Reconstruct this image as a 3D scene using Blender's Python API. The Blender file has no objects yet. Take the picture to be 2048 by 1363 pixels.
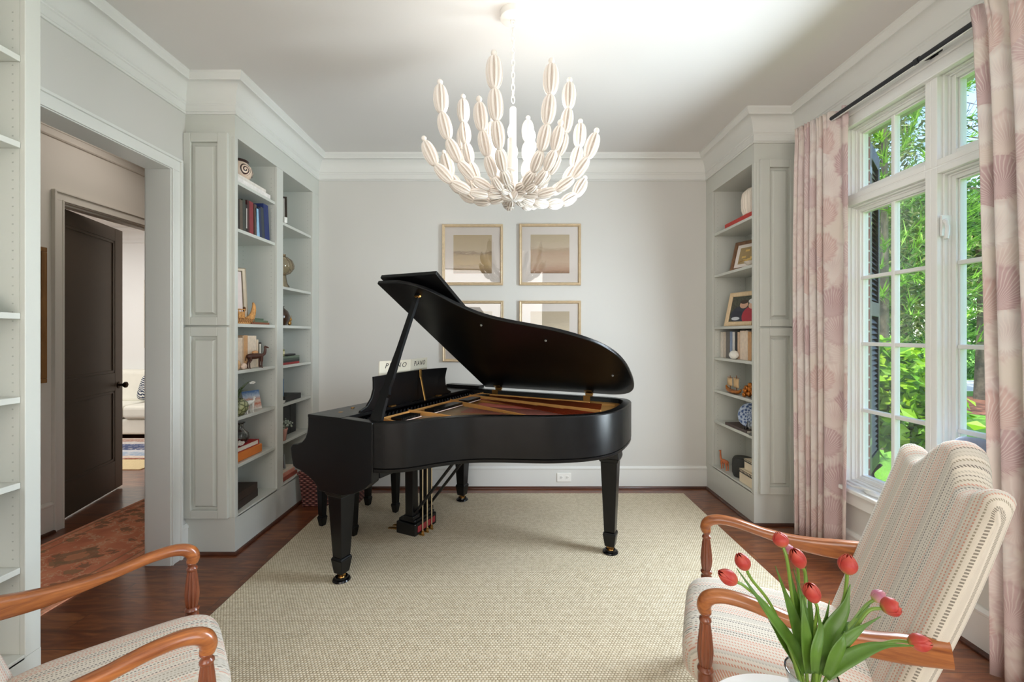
import bpy, math, random
from mathutils import Vector, Matrix
S = bpy.context.scene
COL = S.collection
PI = math.pi
random.seed(7)

# ------------------------------------------------------------------ camera
FPX, VX, VY, EYE = 853.3, 1023.0, 667.0, 1.41       # focal length and vanishing point of a 2048x1363 frame
cam_d = bpy.data.cameras.new('camera')
cam_d.sensor_width = 36.0
cam_d.lens = FPX / 2048 * 36.0
cam_d.shift_x = (1024 - VX) / 2048
cam_d.shift_y = -(681.5 - VY) / 2048
cam_d.clip_start = 0.02
cam_d.clip_end = 300
cam = bpy.data.objects.new('camera', cam_d)
COL.objects.link(cam)
cam.location = (0, 0, EYE)
cam.rotation_euler = (PI / 2, 0, 0)
S.camera = cam

def srgb(h):
    if isinstance(h, str):
        h = h.lstrip('#')
        h = [int(h[i:i + 2], 16) for i in (0, 2, 4)]
    return tuple(((c / 255) / 12.92 if c / 255 <= 0.04045 else ((c / 255 + 0.055) / 1.055) ** 2.4) for c in h)

# ------------------------------------------------------------------ sky, sun, large lights, exposure
world = bpy.data.worlds.new('sky')
S.world = world
world.use_nodes = True
wn = world.node_tree
wn.nodes.clear()
wo = wn.nodes.new('ShaderNodeOutputWorld')
wb = wn.nodes.new('ShaderNodeBackground')
sky = wn.nodes.new('ShaderNodeTexSky')
sky.sky_type = 'NISHITA'
sky.sun_disc = False
sky.sun_elevation = math.radians(58)
sky.sun_rotation = math.radians(215)
sky.air_density = 1.0
sky.dust_density = 1.2
wb.inputs['Strength'].default_value = 0.5
wn.links.new(sky.outputs[0], wb.inputs[0])
wn.links.new(wb.outputs[0], wo.inputs[0])

def light(name, kind, loc, energy, color=(1, 1, 1), aim=None, size=None, size_y=None):
    l = bpy.data.lights.new(name, kind)
    l.energy = energy
    l.color = color
    if kind == 'AREA':
        l.shape = 'RECTANGLE'
        l.size = size
        l.size_y = size_y or size
    o = bpy.data.objects.new(name, l)
    COL.objects.link(o)
    o.location = loc
    if aim is not None:
        o.rotation_euler = (Vector(aim) - Vector(loc)).to_track_quat('-Z', 'Y').to_euler()
    return o

sun = light('sun', 'SUN', (0, 0, 20), 8.5, (1.0, 0.95, 0.86), aim=(9, 6, 0))
sun.data.angle = math.radians(1.0)
DAY = (0.79, 0.905, 1.0)
dw = light('daylight_window', 'AREA', (1.94, 2.215, 1.5), 60, DAY, aim=(-1.2, 1.9, 1.05), size=0.54, size_y=1.9)
dw.data.spread = math.radians(165)
light('side_fill_behind', 'AREA', (2.02, -1.2, 1.5), 36, DAY, aim=(-2, -1.0, 1.1), size=1.7, size_y=1.9)  # fill light added out of view behind the camera, at an assumed window
light('rear_fill', 'AREA', (-0.6, -3.0, 1.8), 90, (1, 0.945, 0.885), aim=(0.3, 3, 1.5), size=2.8, size_y=2.4)  # warm fill added behind the camera for brightness; no doorway is built there
light('den_fill', 'AREA', (-6.0, 4.0, 2.95), 105, (1, 0.98, 0.95), aim=(-6, 4.2, 0), size=3.0, size_y=2.5)  # panel added under the den ceiling in place of daylight
light('hall_fill', 'AREA', (-2.72, 3.3, 2.98), 4.4, (1, 0.94, 0.87), aim=(-2.9, 2.6, 0), size=0.5, size_y=0.8)  # panel added to brighten the hall; no ceiling fitting is modelled

S.view_settings.view_transform = 'Standard'
S.view_settings.look = 'None'
S.view_settings.gamma = 1.0
S.view_settings.use_curve_mapping = False
S.view_settings.exposure = 0.28
S.cycles.max_bounces = 10
S.cycles.diffuse_bounces = 5
S.cycles.transparent_max_bounces = 16
S.cycles.sample_clamp_indirect = 6.0
S.cycles.caustics_reflective = False
S.cycles.caustics_refractive = False

# ------------------------------------------------------------------ photograph -> place
def px(x, y, Y):                      # the point seen at pixel x, y when it stands at depth Y
    return Vector(((x - VX) * Y / FPX, Y, EYE - (y - VY) * Y / FPX))
def on_x(x, y, X):                    # the point seen at pixel x, y on the wall plane X
    return px(x, y, X * FPX / (x - VX))
def on_z(x, y, Z=0.0):
    return px(x, y, (EYE - Z) * FPX / (y - VY))

# ------------------------------------------------------------------ mesh builder
class MB:
    def __init__(s):
        s.v, s.f, s.uv, s.mi, s.cur = [], [], {}, [], 0
    def add(s, verts, faces, uvs=None):
        n = len(s.v)
        s.v += [tuple(p) for p in verts]
        for i, f in enumerate(faces):
            if uvs:
                s.uv[len(s.f)] = uvs[i]
            s.f.append(tuple(n + k for k in f))
            s.mi.append(s.cur)
        return s
    def box(s, a, b):
        (x0, y0, z0), (x1, y1, z1) = [(min(p), max(p)) for p in zip(a, b)][0:0] or ((min(a[0], b[0]), min(a[1], b[1]), min(a[2], b[2])), (max(a[0], b[0]), max(a[1], b[1]), max(a[2], b[2])))
        v = [(x0, y0, z0), (x1, y0, z0), (x1, y1, z0), (x0, y1, z0), (x0, y0, z1), (x1, y0, z1), (x1, y1, z1), (x0, y1, z1)]
        return s.add(v, [(0, 3, 2, 1), (4, 5, 6, 7), (0, 1, 5, 4), (1, 2, 6, 5), (2, 3, 7, 6), (3, 0, 4, 7)])
    def hexa(s, v):                   # eight corners, bottom four then top four
        return s.add(v, [(0, 3, 2, 1), (4, 5, 6, 7), (0, 1, 5, 4), (1, 2, 6, 5), (2, 3, 7, 6), (3, 0, 4, 7)])
    def prism(s, poly, fn, h0, h1):   # polygon swept from h0 to h1; fn(a, b, h) gives the point
        n = len(poly)
        v = [fn(a, b, h0) for a, b in poly] + [fn(a, b, h1) for a, b in poly]
        f = [tuple(range(n))[::-1], tuple(range(n, 2 * n))]
        f += [(i, (i + 1) % n, n + (i + 1) % n, n + i) for i in range(n)]
        return s.add(v, f)
    def lathe(s, prof, seg=24, c=(0, 0, 0), flutes=0, fdepth=0.0, ax=None):
        v, f = [], []
        for r, z in prof:
            for i in range(seg):
                t = 2 * PI * i / seg
                q = r
                if flutes:
                    q = r * (1 - fdepth * (0.5 - 0.5 * math.cos(flutes * t)))
                p = Vector((q * math.cos(t), q * math.sin(t), z))
                if ax is not None:
                    p = ax @ p
                v.append((c[0] + p[0], c[1] + p[1], c[2] + p[2]))
        m = len(prof)
        for j in range(m - 1):
            for i in range(seg):
                k = (i + 1) % seg
                f.append((j * seg + i, j * seg + k, (j + 1) * seg + k, (j + 1) * seg + i))
        f.append(tuple(range(seg))[::-1])
        f.append(tuple(range((m - 1) * seg, m * seg)))
        return s.add(v, f)
    def tube(s, pts, r, seg=10, up=None, cap=True, closed=False):
        pts = [Vector(p) for p in pts]
        n = len(pts)
        rr = r if isinstance(r, list) else [r] * n
        v, f = [], []
        nrm = None
        for i, p in enumerate(pts):
            if closed:
                t = (pts[(i + 1) % n] - pts[i - 1]).normalized()
            else:
                t = (pts[min(i + 1, n - 1)] - pts[max(i - 1, 0)]).normalized()
            if up is not None:
                nrm = Vector(up) - t * t.dot(Vector(up))
                nrm.normalize()
            elif nrm is None:
                a = Vector((0, 0, 1)) if abs(t.z) < 0.9 else Vector((1, 0, 0))
                nrm = (a - t * t.dot(a)).normalized()
            else:
                nrm = (nrm - t * t.dot(nrm)).normalized()
            b = t.cross(nrm)
            ra, rb = rr[i] if isinstance(rr[i], tuple) else (rr[i], rr[i])
            for k in range(seg):
                q = 2 * PI * k / seg
                v.append(p + nrm * (ra * math.cos(q)) + b * (rb * math.sin(q)))
        for i in range(n if closed else n - 1):
            j = (i + 1) % n
            for k in range(seg):
                l = (k + 1) % seg
                f.append((i * seg + k, i * seg + l, j * seg + l, j * seg + k))
        if cap and not closed:
            f.append(tuple(range(seg))[::-1])
            f.append(tuple(range((n - 1) * seg, n * seg)))
        return s.add(v, f)
    def ball(s, c, r, seg=12, rings=8):
        rx, ry, rz = r if isinstance(r, tuple) else (r, r, r)
        v = [(c[0], c[1], c[2] - rz)]
        for j in range(1, rings):
            a = PI * j / rings - PI / 2
            for i in range(seg):
                t = 2 * PI * i / seg
                v.append((c[0] + rx * math.cos(a) * math.cos(t), c[1] + ry * math.cos(a) * math.sin(t), c[2] + rz * math.sin(a)))
        v.append((c[0], c[1], c[2] + rz))
        f = [(0, 1 + (i + 1) % seg, 1 + i) for i in range(seg)]
        for j in range(rings - 2):
            for i in range(seg):
                k = (i + 1) % seg
                f.append((1 + j * seg + i, 1 + j * seg + k, 1 + (j + 1) * seg + k, 1 + (j + 1) * seg + i))
        b = 1 + (rings - 2) * seg
        f += [(b + i, b + (i + 1) % seg, len(v) - 1) for i in range(seg)]
        return s.add(v, f)
    def grid(s, nu, nv, fn, uvfn=None, closed_u=False):
        v = [fn(i / (nu if closed_u else nu - 1), j / (nv - 1)) for j in range(nv) for i in range(nu)]
        f, uv = [], []
        for j in range(nv - 1):
            for i in range(nu if closed_u else nu - 1):
                k = (i + 1) % nu
                f.append((j * nu + i, j * nu + k, (j + 1) * nu + k, (j + 1) * nu + i))
                if uvfn:
                    d = nu if closed_u else nu - 1
                    uv.append([uvfn(i / d, j / (nv - 1)), uvfn((i + 1) / d, j / (nv - 1)), uvfn((i + 1) / d, (j + 1) / (nv - 1)), uvfn(i / d, (j + 1) / (nv - 1))])
        return s.add(v, f, uv if uvfn else None)
    def sweep(s, path, prof, closed=False):    # profile (p, z): p to the left of the path direction (mitred), z absolute
        n, m = len(path), len(prof)
        P = [Vector((a, b)) for a, b in path]
        v, f = [], []
        for i in range(n):
            d0 = (P[i] - P[i - 1]).normalized() if (i > 0 or closed) else None
            d1 = (P[(i + 1) % n] - P[i]).normalized() if (i < n - 1 or closed) else None
            if d0 is None: d0 = d1
            if d1 is None: d1 = d0
            n0, n1 = Vector((-d0.y, d0.x)), Vector((-d1.y, d1.x))
            b = (n0 + n1)
            b = b / max(0.2, (1 + n0.dot(n1)))
            for p, z in prof:
                q = P[i] + b * p
                v.append((q.x, q.y, z))
        for i in range(n if closed else n - 1):
            j = (i + 1) % n
            for k in range(m):
                l = (k + 1) % m
                f.append((i * m + k, j * m + k, j * m + l, i * m + l))
        if not closed:
            f.append(tuple(range(m)))
            f.append(tuple(range((n - 1) * m, n * m))[::-1])
        return s.add(v, f)
    def merge(s, o, M=None):
        n = len(s.v)
        for p in o.v:
            s.v.append(tuple(M @ Vector(p)) if M is not None else p)
        for i, f in enumerate(o.f):
            if i in o.uv:
                s.uv[len(s.f)] = o.uv[i]
            s.f.append(tuple(n + k for k in f))
            s.mi.append(o.mi[i])
        return s

def chain_loc(o):
    p = Vector((0, 0, 0))
    while o is not None:
        p += o.location
        o = o.parent
    return p

def mesh_of(name, mb, mats, off=Vector((0, 0, 0)), smooth=False):
    me = bpy.data.meshes.new(name)
    me.from_pydata([tuple(Vector(p) - off) for p in mb.v], [], mb.f)
    for m in (mats if isinstance(mats, (list, tuple)) else [mats]):
        me.materials.append(m)
    if mb.uv:
        uvl = me.uv_layers.new(name='UVMap')
        for i, poly in enumerate(me.polygons):
            if i in mb.uv:
                for k, li in enumerate(poly.loop_indices):
                    uvl.data[li].uv = mb.uv[i][k]
    for i, poly in enumerate(me.polygons):
        poly.material_index = mb.mi[i]
        poly.use_smooth = bool(smooth)
    me.update()
    import bmesh
    bm = bmesh.new()
    bm.from_mesh(me)
    bmesh.ops.recalc_face_normals(bm, faces=bm.faces)
    bm.to_mesh(me)
    bm.free()
    if smooth is True:
        me.set_sharp_from_angle(angle=math.radians(38))
    elif smooth:
        me.set_sharp_from_angle(angle=math.radians(smooth))
    return me

def obj(name, mb, mats, parent=None, smooth=False, bev=0.0, local=False, seg=2):
    """One mesh object. Top level: the verts are in the place's coordinates and the origin goes to the base centre.
    Child: verts are in the place's coordinates unless local=True (then in the frame of the thing)."""
    if parent is None:
        xs, ys, zs = zip(*mb.v)
        off = Vector(((min(xs) + max(xs)) / 2, (min(ys) + max(ys)) / 2, min(zs))) if not local else Vector((0, 0, 0))
        o = bpy.data.objects.new(name, mesh_of(name, mb, mats, off, smooth))
        o.location = off
    else:
        off = Vector((0, 0, 0)) if local else chain_loc(parent)
        o = bpy.data.objects.new(name, mesh_of(name, mb, mats, off, smooth))
        o.parent = parent
    COL.objects.link(o)
    if bev:
        m = o.modifiers.new('edge', 'BEVEL')
        m.width = bev
        m.segments = seg
        m.limit_method = 'ANGLE'
        m.angle_limit = math.radians(40)
        m.harden_normals = False
    return o

def thing(name, loc, label, cat, group=None, rz=0.0):
    o = bpy.data.objects.new(name, None)
    o.empty_display_size = 0.1
    COL.objects.link(o)
    o.location = loc
    o.rotation_euler = (0, 0, rz)
    return tag(o, label, cat, group)
def tag(o, label, cat, group=None, kind=None):
    o['label'] = label
    o['category'] = cat
    if group: o['group'] = group
    if kind: o['kind'] = kind
    return o
def struct(o, label=None, cat=None):
    o['kind'] = 'structure'
    if label: o['label'] = label
    if cat: o['category'] = cat
    return o
def holder(name, loc=(0, 0, 0)):
    o = bpy.data.objects.new(name, None)
    COL.objects.link(o)
    o.location = loc
    o['kind'] = 'structure'
    return o

def catmull(pts, n=8, closed=False):
    P = [Vector(p) for p in pts]
    out = []
    m = len(P)
    for i in range(m if closed else m - 1):
        p0 = P[i - 1] if (i > 0 or closed) else P[0] * 2 - P[1]
        p1, p2 = P[i], P[(i + 1) % m]
        p3 = P[(i + 2) % m] if (i + 2 < m or closed) else P[-1] * 2 - P[-2]
        for k in range(n):
            t = k / n
            out.append(0.5 * ((2 * p1) + (p2 - p0) * t + (2 * p0 - 5 * p1 + 4 * p2 - p3) * t * t + (3 * p1 - p0 - 3 * p2 + p3) * t ** 3))
    if not closed:
        out.append(P[-1])
    return out

# ------------------------------------------------------------------ materials
class NT:
    def __init__(s, name):
        s.m = bpy.data.materials.new(name)
        s.m.use_nodes = True
        s.t = s.m.node_tree
        s.t.nodes.clear()
        s.out = s.n('ShaderNodeOutputMaterial')
    def n(s, kind, **kw):
        x = s.t.nodes.new(kind)
        for k, v in kw.items():
            if k in x.inputs:
                x.inputs[k].default_value = v
            else:
                setattr(x, k, v)
        return x
    def l(s, a, b): s.t.links.new(a, b)
    def math(s, op, a, b=None, c=None):
        x = s.n('ShaderNodeMath', operation=op)
        for i, q in enumerate((a, b, c)):
            if q is None: continue
            if hasattr(q, 'links'): s.l(q, x.inputs[i])
            else: x.inputs[i].default_value = q
        return x.outputs[0]
    def mix(s, fac, a, b, blend='MIX'):
        x = s.n('ShaderNodeMix', data_type='RGBA', blend_type=blend)
        for i, q in ((0, fac), (6, a), (7, b)):
            if hasattr(q, 'links'): s.l(q, x.inputs[i])
            else: x.inputs[i].default_value = (*q, 1) if isinstance(q, tuple) and len(q) == 3 else q
        return x.outputs[2]
    def ramp(s, fac, stops, interp='LINEAR'):
        x = s.n('ShaderNodeValToRGB')
        x.color_ramp.interpolation = interp
        el = x.color_ramp.elements
        while len(el) > 1: el.remove(el[-1])
        for i, (p, c) in enumerate(stops):
            e = el[0] if i == 0 else el.new(p)
            e.position = p
            e.color = (*c, 1) if len(c) == 3 else c
        s.l(fac, x.inputs[0])
        return x.outputs[0]
    def coords(s, kind='Object', scale=(1, 1, 1), rot=(0, 0, 0), loc=(0, 0, 0)):
        if kind == 'World':
            src = s.n('ShaderNodeNewGeometry').outputs['Position']
        else:
            src = s.n('ShaderNodeTexCoord').outputs[kind]
        mp = s.n('ShaderNodeMapping')
        mp.inputs['Scale'].default_value = scale
        mp.inputs['Rotation'].default_value = rot
        mp.inputs['Location'].default_value = loc
        s.l(src, mp.inputs[0])
        return mp.outputs[0]
    def noise(s, vec, scale=5.0, detail=3.0, rough=0.5, dist=0.0):
        x = s.n('ShaderNodeTexNoise', Scale=scale, Detail=detail, Roughness=rough, Distortion=dist)
        if vec is not None: s.l(vec, x.inputs['Vector'])
        return x.outputs[0]
    def bsdf(s, color, rough=0.5, metal=0.0, bump=None, bump_d=0.002, bump_s=0.5, **kw):
        b = s.n('ShaderNodeBsdfPrincipled')
        for i, q in (('Base Color', color), ('Roughness', rough), ('Metallic', metal)):
            if hasattr(q, 'links'): s.l(q, b.inputs[i])
            else: b.inputs[i].default_value = (*q, 1) if isinstance(q, tuple) and len(q) == 3 else q
        for k, v in kw.items():
            k = k.replace('_', ' ')
            if hasattr(v, 'links'): s.l(v, b.inputs[k])
            else: b.inputs[k].default_value = v
        if bump is not None:
            bp = s.n('ShaderNodeBump', Strength=bump_s, Distance=bump_d)
            s.l(bump, bp.inputs['Height'])
            s.l(bp.outputs[0], b.inputs['Normal'])
        return b.outputs[0]
    def done(s, sh):
        s.l(sh, s.out.inputs[0])
        return s.m

_cache = {}
def mat(name, col, rough=0.5, metal=0.0, vary=0.06, scale=12.0, bump=0.0, **kw):
    key = (name, str(col), rough, metal)
    if key in _cache: return _cache[key]
    t = NT(name)
    c = srgb(col)
    v = t.coords('Object')
    nz = t.noise(v, scale, 4)
    lo = tuple(max(0, x * (1 - vary)) for x in c)
    hi = tuple(min(1, x * (1 + vary)) for x in c)
    colr = t.ramp(nz, [(0.3, lo), (0.7, hi)])
    m = t.done(t.bsdf(colr, rough, metal, bump=nz if bump else None, bump_d=bump, **kw))
    _cache[key] = m
    return m

def painted(name, col, rough=0.45, vary=0.015, fine=True):
    t = NT(name)
    c = srgb(col)
    v = t.coords('World')
    nz = t.noise(v, 1.3, 2)
    colr = t.ramp(nz, [(0.3, tuple(x * (1 - vary) for x in c)), (0.7, tuple(min(1, x * (1 + vary)) for x in c))])
    fn = t.noise(v, 160, 2)
    return t.done(t.bsdf(colr, rough, bump=fn, bump_d=0.0004, bump_s=0.25))

def wood(name, dark, light_, scale=1.0, axis='X', rough=0.35, coat=0.3, space='Object', contrast=1.0):
    t = NT(name)
    sc = {'X': (1.2, 14, 14), 'Y': (14, 1.2, 14), 'Z': (14, 14, 1.2)}[axis]
    v = t.coords(space, scale=tuple(x * scale for x in sc))
    g = t.noise(v, 2.2, 6, 0.62, 1.1)
    g2 = t.noise(v, 9, 3, 0.6, 0.2)
    f = t.math('ADD', t.math('MULTIPLY', g, 0.75), t.math('MULTIPLY', g2, 0.25))
    c = t.ramp(f, [(0.34, srgb(dark)), (0.66, srgb(light_))])
    return t.done(t.bsdf(c, rough, bump=f, bump_d=0.0006, bump_s=0.3, Coat_Weight=coat, Coat_Roughness=0.15))

def glass_pane(name='window_glass', refl=0.06, tint=(0.97, 0.985, 0.98)):
    t = NT(name)
    tr = t.n('ShaderNodeBsdfTransparent'); tr.inputs[0].default_value = (*tint, 1)
    gl = t.n('ShaderNodeBsdfGlossy'); gl.inputs['Roughness'].default_value = 0.02
    lw = t.n('ShaderNodeLayerWeight', Blend=0.25)
    fac = t.math('ADD', t.math('MULTIPLY', lw.outputs['Fresnel'], refl * 4), refl * 0.3)
    mx = t.n('ShaderNodeMixShader')
    t.l(fac, mx.inputs[0]); t.l(tr.outputs[0], mx.inputs[1]); t.l(gl.outputs[0], mx.inputs[2])
    return t.done(mx.outputs[0])

def clear_glass(name, tint=(1, 1, 1), refl=0.12):
    return glass_pane(name, refl, tint)

def leafy(name, cols, trans=0.35, rough=0.5):
    t = NT(name)
    r = t.n('ShaderNodeNewGeometry').outputs['Random Per Island']
    n = len(cols)
    c = t.ramp(r, [(i / max(1, n - 1), srgb(x)) for i, x in enumerate(cols)])
    d = t.n('ShaderNodeBsdfPrincipled', Roughness=rough)
    t.l(c, d.inputs['Base Color'])
    tl = t.n('ShaderNodeBsdfTranslucent')
    t.l(c, tl.inputs[0])
    mx = t.n('ShaderNodeMixShader'); mx.inputs[0].default_value = trans
    t.l(d.outputs[0], mx.inputs[1]); t.l(tl.outputs[0], mx.inputs[2])
    return t.done(mx.outputs[0])

WALL = painted('wall_paint', (207, 205, 200), 0.6)
SAGE = painted('sage_paint', (203, 204, 197), 0.4)
TRIM = painted('trim_paint', (222, 222, 218), 0.35)
WHITE = painted('white_paint', (240, 240, 238), 0.32)
CEIL = painted('ceiling_paint', (226, 223, 220), 0.7)
HALLP = painted('hall_paint', (222, 214, 203), 0.55)
DENP = painted('den_paint', (236, 237, 235), 0.6)
SHOE = wood('dark_shoe_wood', (54, 28, 18), (92, 50, 32), 1.0, 'X', 0.35, 0.2, 'World')
# ------------------------------------------------------------------ the room
YB, XL, XR, ZC = 3.91, -2.082, 2.09, 3.03
FL, FRT = -1.766, 1.7825             # faces of the left and right bookcases

def floor_mat():
    t = NT('oak_floor')
    v = t.coords('World')
    br = t.n('ShaderNodeTexBrick', offset=0.37, squash=1.0)
    br.inputs['Scale'].default_value = 1.0
    br.inputs['Brick Width'].default_value = 1.55
    br.inputs['Row Height'].default_value = 0.127
    br.inputs['Mortar Size'].default_value = 0.0012
    br.inputs['Mortar Smooth'].default_value = 0.3
    br.inputs['Color1'].default_value = (0.25, 0.25, 0.25, 1)
    br.inputs['Color2'].default_value = (0.85, 0.85, 0.85, 1)
    br.inputs['Mortar'].default_value = (0, 0, 0, 1)
    t.l(v, br.inputs['Vector'])
    vs = t.coords('World', scale=(1.1, 6, 1))
    shift = t.n('ShaderNodeVectorMath', operation='ADD')
    t.l(vs, shift.inputs[0])
    sc = t.n('ShaderNodeVectorMath', operation='SCALE'); sc.inputs['Scale'].default_value = 7.0
    t.l(br.outputs['Color'], sc.inputs[0]); t.l(sc.outputs[0], shift.inputs[1])
    g = t.noise(shift.outputs[0], 3.0, 6, 0.6, 1.6)
    w = t.n('ShaderNodeTexWave', wave_type='BANDS', bands_direction='Y', Scale=1.6, Distortion=9.0, Detail=3.0)
    t.l(shift.outputs[0], w.inputs['Vector'])
    f = t.math('ADD', t.math('MULTIPLY', g, 0.82), t.math('MULTIPLY', w.outputs[1], 0.05))
    f = t.math('ADD', f, t.math('MULTIPLY', br.outputs['Color'], 0.22))
    c = t.ramp(f, [(0.25, srgb((52, 22, 10))), (0.5, srgb((100, 50, 25))), (0.78, srgb((144, 86, 48)))])
    c = t.mix(br.outputs['Fac'], c, srgb((30, 14, 8)))
    bump = t.math('SUBTRACT', t.math('MULTIPLY', f, 0.4), br.outputs['Fac'])
    return t.done(t.bsdf(c, 0.3, bump=bump, bump_d=0.001, bump_s=0.3, Coat_Weight=0.45, Coat_Roughness=0.12))
FLOORM = floor_mat()
struct(obj('floor', MB().box((-9, -3.5, -0.12), (2.2, 7, 0)), FLOORM))
struct(obj('ceiling', MB().box((-9, -3.5, ZC), (2.35, 7, ZC + 0.15)), CEIL))
struct(obj('wall_back', MB().box((-2.207, YB, 0), (2.2, YB + 0.12, ZC)), WALL))
struct(obj('wall_rear', MB().box((-2.207, -3.5, 0), (2.2, -3.38, ZC)), WALL))
OY0, OY1, OZ = 1.72, 2.594, 2.415
m = MB().box((-2.207, -3.5, 0), (XL, OY0, ZC)).box((-2.207, OY1, 0), (XL, YB, ZC)).box((-2.207, OY0, OZ), (XL, OY1, ZC))
struct(obj('wall_left', m, WALL))
# right wall with two window openings
WZ0, WZ1 = 0.46, 2.70
W1Y0, W1Y1, W2Y0, W2Y1 = 0.985, 2.70, -2.1, -0.38
def pierced(x0, x1, mat_, name):
    m = MB()
    e = 0.085 if name == 'wall_exterior' else 0
    for a, b in ((-3.5, W2Y0), (W2Y1, W1Y0), (W1Y1 + e, YB + 0.12)):
        m.box((x0, a, -0.6 if name == 'wall_exterior' else 0), (x1, b, ZC + (0.2 if name == 'wall_exterior' else 0)))
    for a, b in ((W2Y0, W2Y1), (W1Y0, W1Y1 + e)):
        m.box((x0, a, -0.6 if name == 'wall_exterior' else 0), (x1, b, WZ0 - 0.04)).box((x0, a, WZ1), (x1, b, ZC + (0.2 if name == 'wall_exterior' else 0)))
    return struct(obj(name, m, mat_))
pierced(XR, 2.205, TRIM, 'wall_right')
def brick_mat():
    t = NT('red_brick')
    v = t.coords('World')
    sep = t.n('ShaderNodeSeparateXYZ'); t.l(v, sep.inputs[0])
    cmb = t.n('ShaderNodeCombineXYZ')
    t.l(t.math('ADD', sep.outputs[0], sep.outputs[1]), cmb.inputs[0]); t.l(sep.outputs[2], cmb.inputs[1])
    br = t.n('ShaderNodeTexBrick', Scale=1.0)
    br.inputs['Brick Width'].default_value = 0.21
    br.inputs['Row Height'].default_value = 0.075
    br.inputs['Mortar Size'].default_value = 0.006
    br.inputs['Color1'].default_value = (*srgb((150, 72, 56)), 1)
    br.inputs['Color2'].default_value = (*srgb((116, 50, 40)), 1)
    br.inputs['Mortar'].default_value = (*srgb((196, 186, 174)), 1)
    t.l(cmb.outputs[0], br.inputs['Vector'])
    return t.done(t.bsdf(br.outputs['Color'], 0.85, bump=t.math('SUBTRACT', 1.0, br.outputs['Fac']), bump_d=0.008))
BRICK = brick_mat()
pierced(2.205, 2.34, BRICK, 'wall_exterior')

# crown moulding, baseboards, shoe moulding
crown = [(0, ZC - 0.222), (0.010, ZC - 0.222), (0.016, ZC - 0.214), (0.010, ZC - 0.206), (0.007, ZC - 0.204), (0.007, ZC - 0.165), (0.012, ZC - 0.160), (0.012, ZC - 0.152),
         (0.018, ZC - 0.146)]
for k in range(1, 9):
    a = k / 8 * PI / 2
    crown.append((0.018 + 0.060 * (1 - math.cos(a)), ZC - 0.146 + 0.098 * math.sin(a)))
crown += [(0.086, ZC - 0.048), (0.086, ZC - 0.040), (0.090, ZC - 0.034), (0.097, ZC - 0.026), (0.106, ZC - 0.014), (0.106, ZC), (0, ZC)]
path = [(XR, -3.38), (XR, 3.136), (FRT, 3.136), (FRT, YB), (FL, YB), (FL, 2.725), (XL, 2.725), (XL, 1.601), (FL, 1.601), (FL, -3.38)]
struct(obj('trim_1', MB().sweep(path, crown), TRIM, smooth=30))
def base_prof(h=0.2, t=0.016):
    return [(0, 0), (t, 0), (t, h - 0.03), (t + 0.004, h - 0.026), (t + 0.004, h - 0.016), (t - 0.006, h - 0.004), (t - 0.008, h), (0, h)]
struct(obj('baseboard_back', MB().sweep([(FRT, YB), (FL, YB)], base_prof()), TRIM))
struct(obj('baseboard_right', MB().sweep([(XR, -3.38), (XR, 3.136)], base_prof()), WHITE))
struct(obj('baseboard_left', MB().sweep([(XL, 2.725), (XL, 2.67)], base_prof()), TRIM))
shoe = [(0, 0), (0.018, 0), (0.017, 0.008), (0.011, 0.016), (0, 0.019)]
o = 0.0165
struct(obj('trim_2', MB().sweep([(XR - o, -3.38), (XR - o, 3.136), (FRT, 3.136), (FRT, YB - o), (FL, YB - o), (FL, 2.725), (XL + 0.02, 2.725)], shoe), SHOE))

# cased opening to the hall
m = MB()
cw = 0.075
def casing(m, Y0, Y1, Z1, X, side, w=cw, t=0.018):     # architrave round an opening in a wall of constant X
    for y0, y1 in ((Y0 - w, Y0), (Y1, Y1 + w)):
        m.box((X, y0, 0), (X + side * t, y1, Z1))
    m.box((X, Y0 - w, Z1), (X + side * t, Y1 + w, Z1 + w))
    b, e = 0.014, 0.0006                              # raised outer band and inner bead
    X1 = X + side * (t - .002)
    m.box((X1, Y0 - w - e, 0), (X + side * (t + 0.012), Y0 - w + b, Z1 + w - b)).box((X1, Y1 + w - b, 0), (X + side * (t + 0.012), Y1 + w + e, Z1 + w - b))
    m.box((X1, Y0 - w - e, Z1 + w - b), (X + side * (t + 0.012), Y1 + w + e, Z1 + w + e))
    m.box((X1, Y1 - e, 0), (X + side * (t + 0.006), Y1 + 0.010, Z1 - e)).box((X1, Y0 - 0.010, 0), (X + side * (t + 0.006), Y0 + e, Z1 - e)).box((X1, Y0 - 0.01, Z1 - e), (X + side * (t + 0.006), Y1 + 0.01, Z1 + 0.010))
casing(m, OY0, OY1, OZ, XL, 1)
casing(m, OY0, OY1, OZ, -2.207, -1)
m.box((-2.222, OY1 - 0.005, 0), (-2.068, OY1 + 0.003, OZ - 0.005)).box((-2.222, OY0 - 0.003, 0), (-2.068, OY0 + 0.005, OZ - 0.005)).box((-2.222, OY0 - 0.003, OZ - 0.005), (-2.068, OY1 + 0.003, OZ + 0.003))
struct(obj('trim_3', m, TRIM, bev=0.002))

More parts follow.
